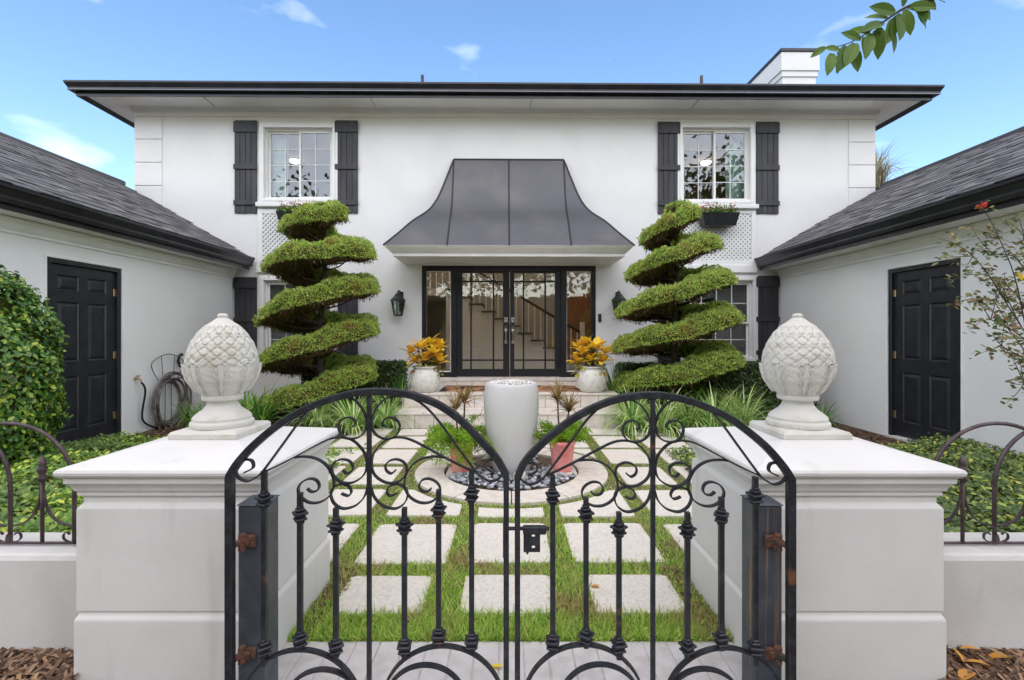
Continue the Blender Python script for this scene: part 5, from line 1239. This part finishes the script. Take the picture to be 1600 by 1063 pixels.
# big rounded shrub at the left edge
def shrub(lab, c, r, n, size, m):
    s = thing('rounded_shrub', lab, 'shrub', (c[0], c[1], 0)); d = rng.normal(size=(n, 3)); d /= np.linalg.norm(d, axis=1, keepdims=True)
    lump = 1 + .07 * np.sin(d[:, 0] * 7 + d[:, 2] * 5) + .05 * np.sin(d[:, 2] * 11 + d[:, 1] * 6) + .04 * np.sin(d[:, 0] * 17 - d[:, 2] * 13)
    k = rng.uniform(.90, 1.02, n) * lump; p = np.array(c) + d * k[:, None] * np.array(r)
    nn = d + rng.normal(0, .45, d.shape) + [0, 0, .25]
    scatter('foliage', m, LEAF_V, LEAF_F, p, frames(nn), rng.uniform(.65, 1.15, n) * size, s)
    v = []; f = []; nu, nv = 24, 14
    for j in range(nv + 1):
        for i in range(nu): a, t = 2 * PI * i / nu, PI * j / nv - PI / 2; v.append((c[0] + .84 * r[0] * math.cos(a) * math.cos(t), c[1] + .84 * r[1] * math.sin(a) * math.cos(t), c[2] + .84 * r[2] * math.sin(t)))
    for j in range(nv):
        for i in range(nu): q = (i + 1) % nu; f.append((j * nu + i, j * nu + q, (j + 1) * nu + q, (j + 1) * nu + i))
    MB().add(v, f).build('inner_growth', hull_m, s, True); MB().tube([(c[0], c[1], -.05), (c[0], c[1], c[2])], .05, 8).build('trunk', bark, s)
    for q in range(9):   # a few loose shoots
        a = random.uniform(-.6, .9); z = random.uniform(-.3, .9); b0 = Vector((c[0] + r[0] * .95 * math.cos(z) * math.cos(a), c[1] - r[1] * .4, c[2] + r[2] * .95 * math.sin(z)))
        e = b0 + Vector((random.uniform(.08, .2), -.03, random.uniform(-.05, .12))); MB().tube(crom([b0, b0.lerp(e, .5) + Vector((0, 0, .03)), e], 3), .003, 4).build('shoot', twig, s)
shrub('large rounded glossy green shrub at the left edge of the picture', (-4.74, 4.2, .92), (.50, .62, 1.06), 20000, .055, shrubm)
# rose bush at the right edge
rb = thing('rose_bush', 'sparse thorny rose bush at the right edge', 'rose bush', (3.95, 3.55, -.05)); lp_, ln_ = [], []
def cane(px, r0=.008, nl=16):
    pts = crom([P(x, y, Y) if len((x, y, Y)) == 3 else None for x, y, Y in px], 6)
    MB().tube(pts, [r0 * (1 - .7 * i / (len(pts) - 1)) for i in range(len(pts))], 5).build('cane', twig, rb)
    for _ in range(nl):
        p = pts[random.randrange(len(pts) // 5, len(pts))]; d = Vector((random.gauss(0, 1), random.gauss(0, .7), random.gauss(.1, .8))).normalized()
        for k in range(3): lp_.append(p + d * (.01 + .018 * k) + Vector((random.gauss(0, .012), random.gauss(0, .012), random.gauss(0, .012)))); ln_.append(Vector((random.gauss(0, .6), random.gauss(-.4, .6), 1)))
B0 = (1640, 760, 3.5)
for tip in ([(1620, 620, 3.5), (1590, 450, 3.5), (1560, 370, 3.5), (1535, 322, 3.5)], [(1640, 600, 3.5), (1570, 470, 3.45), (1520, 400, 3.4), (1474, 374, 3.4)], [(1650, 640, 3.5), (1600, 480, 3.6), (1540, 430, 3.6), (1480, 440, 3.5)],
            [(1640, 620, 3.4), (1580, 520, 3.4), (1530, 470, 3.4), (1492, 474, 3.4)], [(1660, 560, 3.6), (1610, 400, 3.6), (1592, 340, 3.6)], [(1660, 600, 3.3), (1600, 530, 3.3), (1548, 500, 3.3), (1520, 512, 3.3)],
            [(1650, 620, 3.5), (1620, 440, 3.4), (1600, 370, 3.4), (1570, 345, 3.4)], [(1660, 640, 3.4), (1610, 570, 3.4), (1565, 540, 3.4), (1550, 520, 3.4)], [(1670, 650, 3.5), (1640, 590, 3.5), (1600, 600, 3.5), (1580, 600, 3.5)], [(1655, 600, 3.6), (1600, 420, 3.5), (1550, 395, 3.5), (1520, 360, 3.5)], [(1655, 620, 3.6), (1590, 500, 3.5), (1560, 440, 3.5), (1530, 440, 3.5)]):
    cane([B0] + tip, .006, 24)
    for q in range(3):
        a = tip[random.randrange(1, len(tip) - 1)]; dx, dy = random.uniform(-60, 20), random.uniform(-60, 40)
        cane([a, (a[0] + dx * .5, a[1] + dy * .6, a[2]), (a[0] + dx, a[1] + dy, a[2] - .05)], .0035, 6)
lp_ = np.array([tuple(p) for p in lp_]); ln_ = np.array([tuple(p) for p in ln_]); scatter('leaves', rosem, LEAF_V, LEAF_F, lp_, frames(ln_), rng.uniform(.028, .052, len(lp_)), rb)
MB().tube([P(1640, 760, 3.5), (3.99, 3.5, -.06)], .016, 7).build('stem', bark, rb)
c = P(1534, 321, 3.5); n = 24; dd = rng.normal(size=(n, 3)); scatter('red_blossom', red_petal, LEAF4_V, LEAF4_F, np.array(c) + dd * .008, frames(dd), np.full(n, .035), rb)
leafobj('yellow_leaf', crotm, rb, Matrix.Translation(P(1597, 438, 3.35) - Vector((3.95, 3.55, -.05))) @ Matrix.Rotation(1.2, 4, 'X') @ Matrix.Rotation(1.4, 4, 'Y'), leaf_mesh('yellow_leaf', crotm, .07, .035))

# ------------------------------------------------------------------ overhanging branch
tb = thing('overhanging_tree', 'leafy branch hanging into the top right corner of the sky', 'tree', (3.7, 1.5, -.05)); YB = 1.75; to = Vector((3.7, 1.5, -.05))
MB().tube(crom([(3.7, 1.5, -.06), (3.68, 1.5, 1.2), (3.6, 1.52, 2.4), (3.4, 1.55, 3.4)], 4), [.11, .11, .105, .10, .10, .095, .09, .085, .08, .075, .07, .06, .05], 9).build('trunk', bark, tb, True)
tw = crom([(3.4, 1.55, 3.4), (2.7, 1.68, 3.15), P(1560, -60, YB), P(1470, -8, YB), P(1415, 12, YB), P(1375, 38, YB), P(1330, 66, YB), P(1285, 78, YB)], 5)
MB().tube(tw, [.022 * (1 - i / len(tw)) ** 2.2 + .0016 for i in range(len(tw))], 6).build('limb', bark, tb, True)
lv = [leaf_mesh('leaf', branchm, .090, .040, .15), leaf_mesh('leaf', branchm, .078, .034, .3)]
for (x, y, ang, s_) in ((1300, 84, -110, .95), (1290, 74, -150, .6), (1322, 72, -112, 1.05), (1336, 68, -120, 1.0), (1345, 62, 160, .7), (1350, 58, -95, .9), (1373, 44, -88, 1.1), (1388, 38, -75, 1.0), (1380, 36, -160, .9), (1402, 26, -95, 1.0), (1413, 16, -70, .85), (1418, 12, -8, .95), (1430, 6, -25, .9), (1398, 20, 170, .9), (1440, 0, -20, .8), (1450, -2, 10, .9), (1470, -10, 40, .9), (1480, -14, -10, .9), (1500, -22, 60, 1), (1410, 10, 95, .7), (1312, 78, 175, .55), (1308, 82, -60, .8), (1330, 72, -75, .9), (1360, 52, -110, 1.0), (1366, 48, -60, .8), (1394, 32, -110, 1.0), (1408, 22, -120, .9), (1424, 12, -60, .9), (1436, 8, -80, .8), (1388, 30, 150, .8), (1360, 50, 165, .75)):
    s_ *= 1.22; a = R(ang); d = Vector((math.cos(a), random.uniform(-.5, .25), math.sin(a)))
    leafobj('leaf', branchm, tb, orient(P(x, y, YB) - to, d, (random.uniform(-.2, .2), -1, random.uniform(.0, .5)), s_, random.uniform(-.5, .5)), lv[int(s_ * 10) % 2])
cr_ = rng.normal(size=(1500, 3)) * [.55, .5, .45] + [3.6, 1.5, 4.3]; keep = (cr_[:, 2] > 3.55); cr_ = cr_[keep]
scatter('crown', branchm, LEAF_V, LEAF_F, cr_, frames(rng.normal(size=cr_.shape) + [0, 0, .8]), rng.uniform(.06, .1, len(cr_)), tb)

# ------------------------------------------------------------------ trees behind the house and across the street
def tree(lab, x, y, h, r, n, size, m=treem, zc=None):
    t = thing('leafy_tree', lab, 'tree', (x, y, -.1)); MB().tube(crom([(x, y, -.12), (x + .1, y, h * .3), (x, y, h * .75)], 4), [.16, .15, .14, .13, .11, .10, .08, .06, .05], 8).build('trunk', bark, t, True)
    P_ = []; 
    for k in range(14):
        a = random.uniform(0, 2 * PI); e = Vector((x + r * .75 * math.cos(a), y + r * .75 * math.sin(a), h * random.uniform(.5, .95)))
        MB().tube([(x, y, h * random.uniform(.3, .6)), e], [.05, .015], 5).build('limb', bark, t)
        k2 = n // 14; P_.append(rng.normal(size=(k2, 3)) * r * .30 + np.array(e))
    p = np.concatenate(P_); scatter('crown', m, LEAF4_V, LEAF4_F, p, frames(rng.normal(size=p.shape) + [0, 0, .7]), rng.uniform(.7, 1.2, len(p)) * size, t)
tree('distant leafy tree top just showing above the roof edge', 5.0, 19.5, 9.6, 1.9, 2600, .16)
for (x, y, h, r, l) in ((-13, -21, 12, 5, 'far left'), (-6, -22, 13, 5, 'left'), (1.0, -23, 15, 5.5, 'middle'), (8, -22, 15, 5, 'right'), (15, -21, 14, 5, 'far right')): tree(f'broad street tree mirrored in the entry glass, {l} one across the street', x, y, h, r, 9000, .55)
pm_ = thing('dry_palm', 'dry pale palm fronds beyond the right corner of the house', 'palm', (14.2, 18.0, -.1))
px_, py_, pz_ = 14.0, 18.0, 7.55
MB().tube([(px_, py_, -.12), (px_, py_, pz_)], [.16, .11], 8).build('trunk', bark, pm_)
bs = [(px_ + random.gauss(0, .12), py_ + random.gauss(0, .12), pz_ - random.uniform(.1, .7), random.uniform(0, 2 * PI)) for k in range(230)]; blades('fronds', palmm, pm_, bs, 1.35, 1.7, .032, 7, .8)

# ------------------------------------------------------------------ mulch, litter and fallen leaves
for s, l in ((-1, 'left'), (1, 'right')):
    n = 9000; px = s * rng.uniform(1.70, 3.1, n); py = rng.uniform(1.55, 2.03, n); pz = rng.uniform(-.012, .022, n)
    CH = [(-.5, -.12, 0), (.5, -.10, .02), (.45, .12, .03), (-.5, .10, 0)]
    tag(scatter('leaf_mulch', mulchm, CH, [(0, 1, 2), (0, 2, 3)], np.stack([px, py, pz], 1), frames(np.stack([rng.normal(0, .35, n), rng.normal(-.1, .35, n), np.ones(n)], 1)), rng.uniform(.025, .075, n)), f'brown bark and dry leaf mulch below the {l} garden wall', 'mulch', kind='stuff')
    n = 5000; px = s * rng.uniform(2.25, 5.2, n); py = rng.uniform(5.6, 9.1, n); pz = np.array([ground_z(a, 0) for a in px]) + rng.uniform(0, .02, n)
    tag(scatter('bed_mulch', mulchm, CH, [(0, 1, 2), (0, 2, 3)], np.stack([px, py, pz], 1), frames(np.stack([rng.normal(0, .35, n), rng.normal(-.1, .35, n), np.ones(n)], 1)), rng.uniform(.03, .08, n)), f'brown mulch in the {l} planting bed by the house', 'mulch', kind='stuff')
n = 1100; side = rng.choice([-1, 1], n); py = rng.uniform(2.12, 2.75, n); px = side * rng.uniform(.88, .985, n)
tag(scatter('dry_litter', mulchm, LEAF4_V, LEAF4_F, np.stack([px, py, rng.uniform(0, .02, n)], 1), frames(np.stack([rng.normal(0, .4, n), rng.normal(0, .4, n), np.ones(n)], 1)), rng.uniform(.012, .030, n)), 'small dry leaf litter along the inner pillar feet', 'leaf litter', kind='stuff')
fm1 = leaf_mesh('fallen_leaf', fallm, .085, .05, .35); 
def fallen(x, y, ang, s_, lab, z=.028, tilt=.2, m=fm1):
    p = P(x, y, GY(y, z)); o = bpy.data.objects.new('fallen_leaf', m); col.objects.link(o)
    o.matrix_world = Matrix.Translation(p) @ Matrix.Rotation(R(ang), 4, 'Z') @ Matrix.Rotation(tilt, 4, 'X') @ Matrix.Rotation(tilt, 4, 'Y') @ Matrix.Scale(s_, 4); tag(o, lab, 'leaf', 'fallen leaves')
fallen(1483, 1040, 20, .9, 'upright orange fallen leaf nearest the right pillar', tilt=.6); fallen(1505, 1034, -10, .8, 'bright orange fallen leaf second from the right pillar', tilt=.7)
fallen(1536, 1018, 70, .9, 'golden fallen leaf highest against the right garden wall', .05, .3); fallen(1520, 1050, 110, 1.0, 'pale orange curled fallen leaf in the right mulch', tilt=.2); fallen(1548, 1042, 60, .9, 'orange folded fallen leaf in the right mulch', tilt=.3)
fallen(1580, 1028, 80, 1.0, 'reddish fallen leaf at the right picture edge', tilt=.2)
fallen(936, 916, 75, .55, 'small orange leaf lying on the right front stepping stone', .022, .1)
fallen(785, 1042, 80, .62, 'small yellow leaf on the bricks between the gate leaves', .012, .1, leaf_mesh('fallen_leaf', crotm, .085, .04, .2))
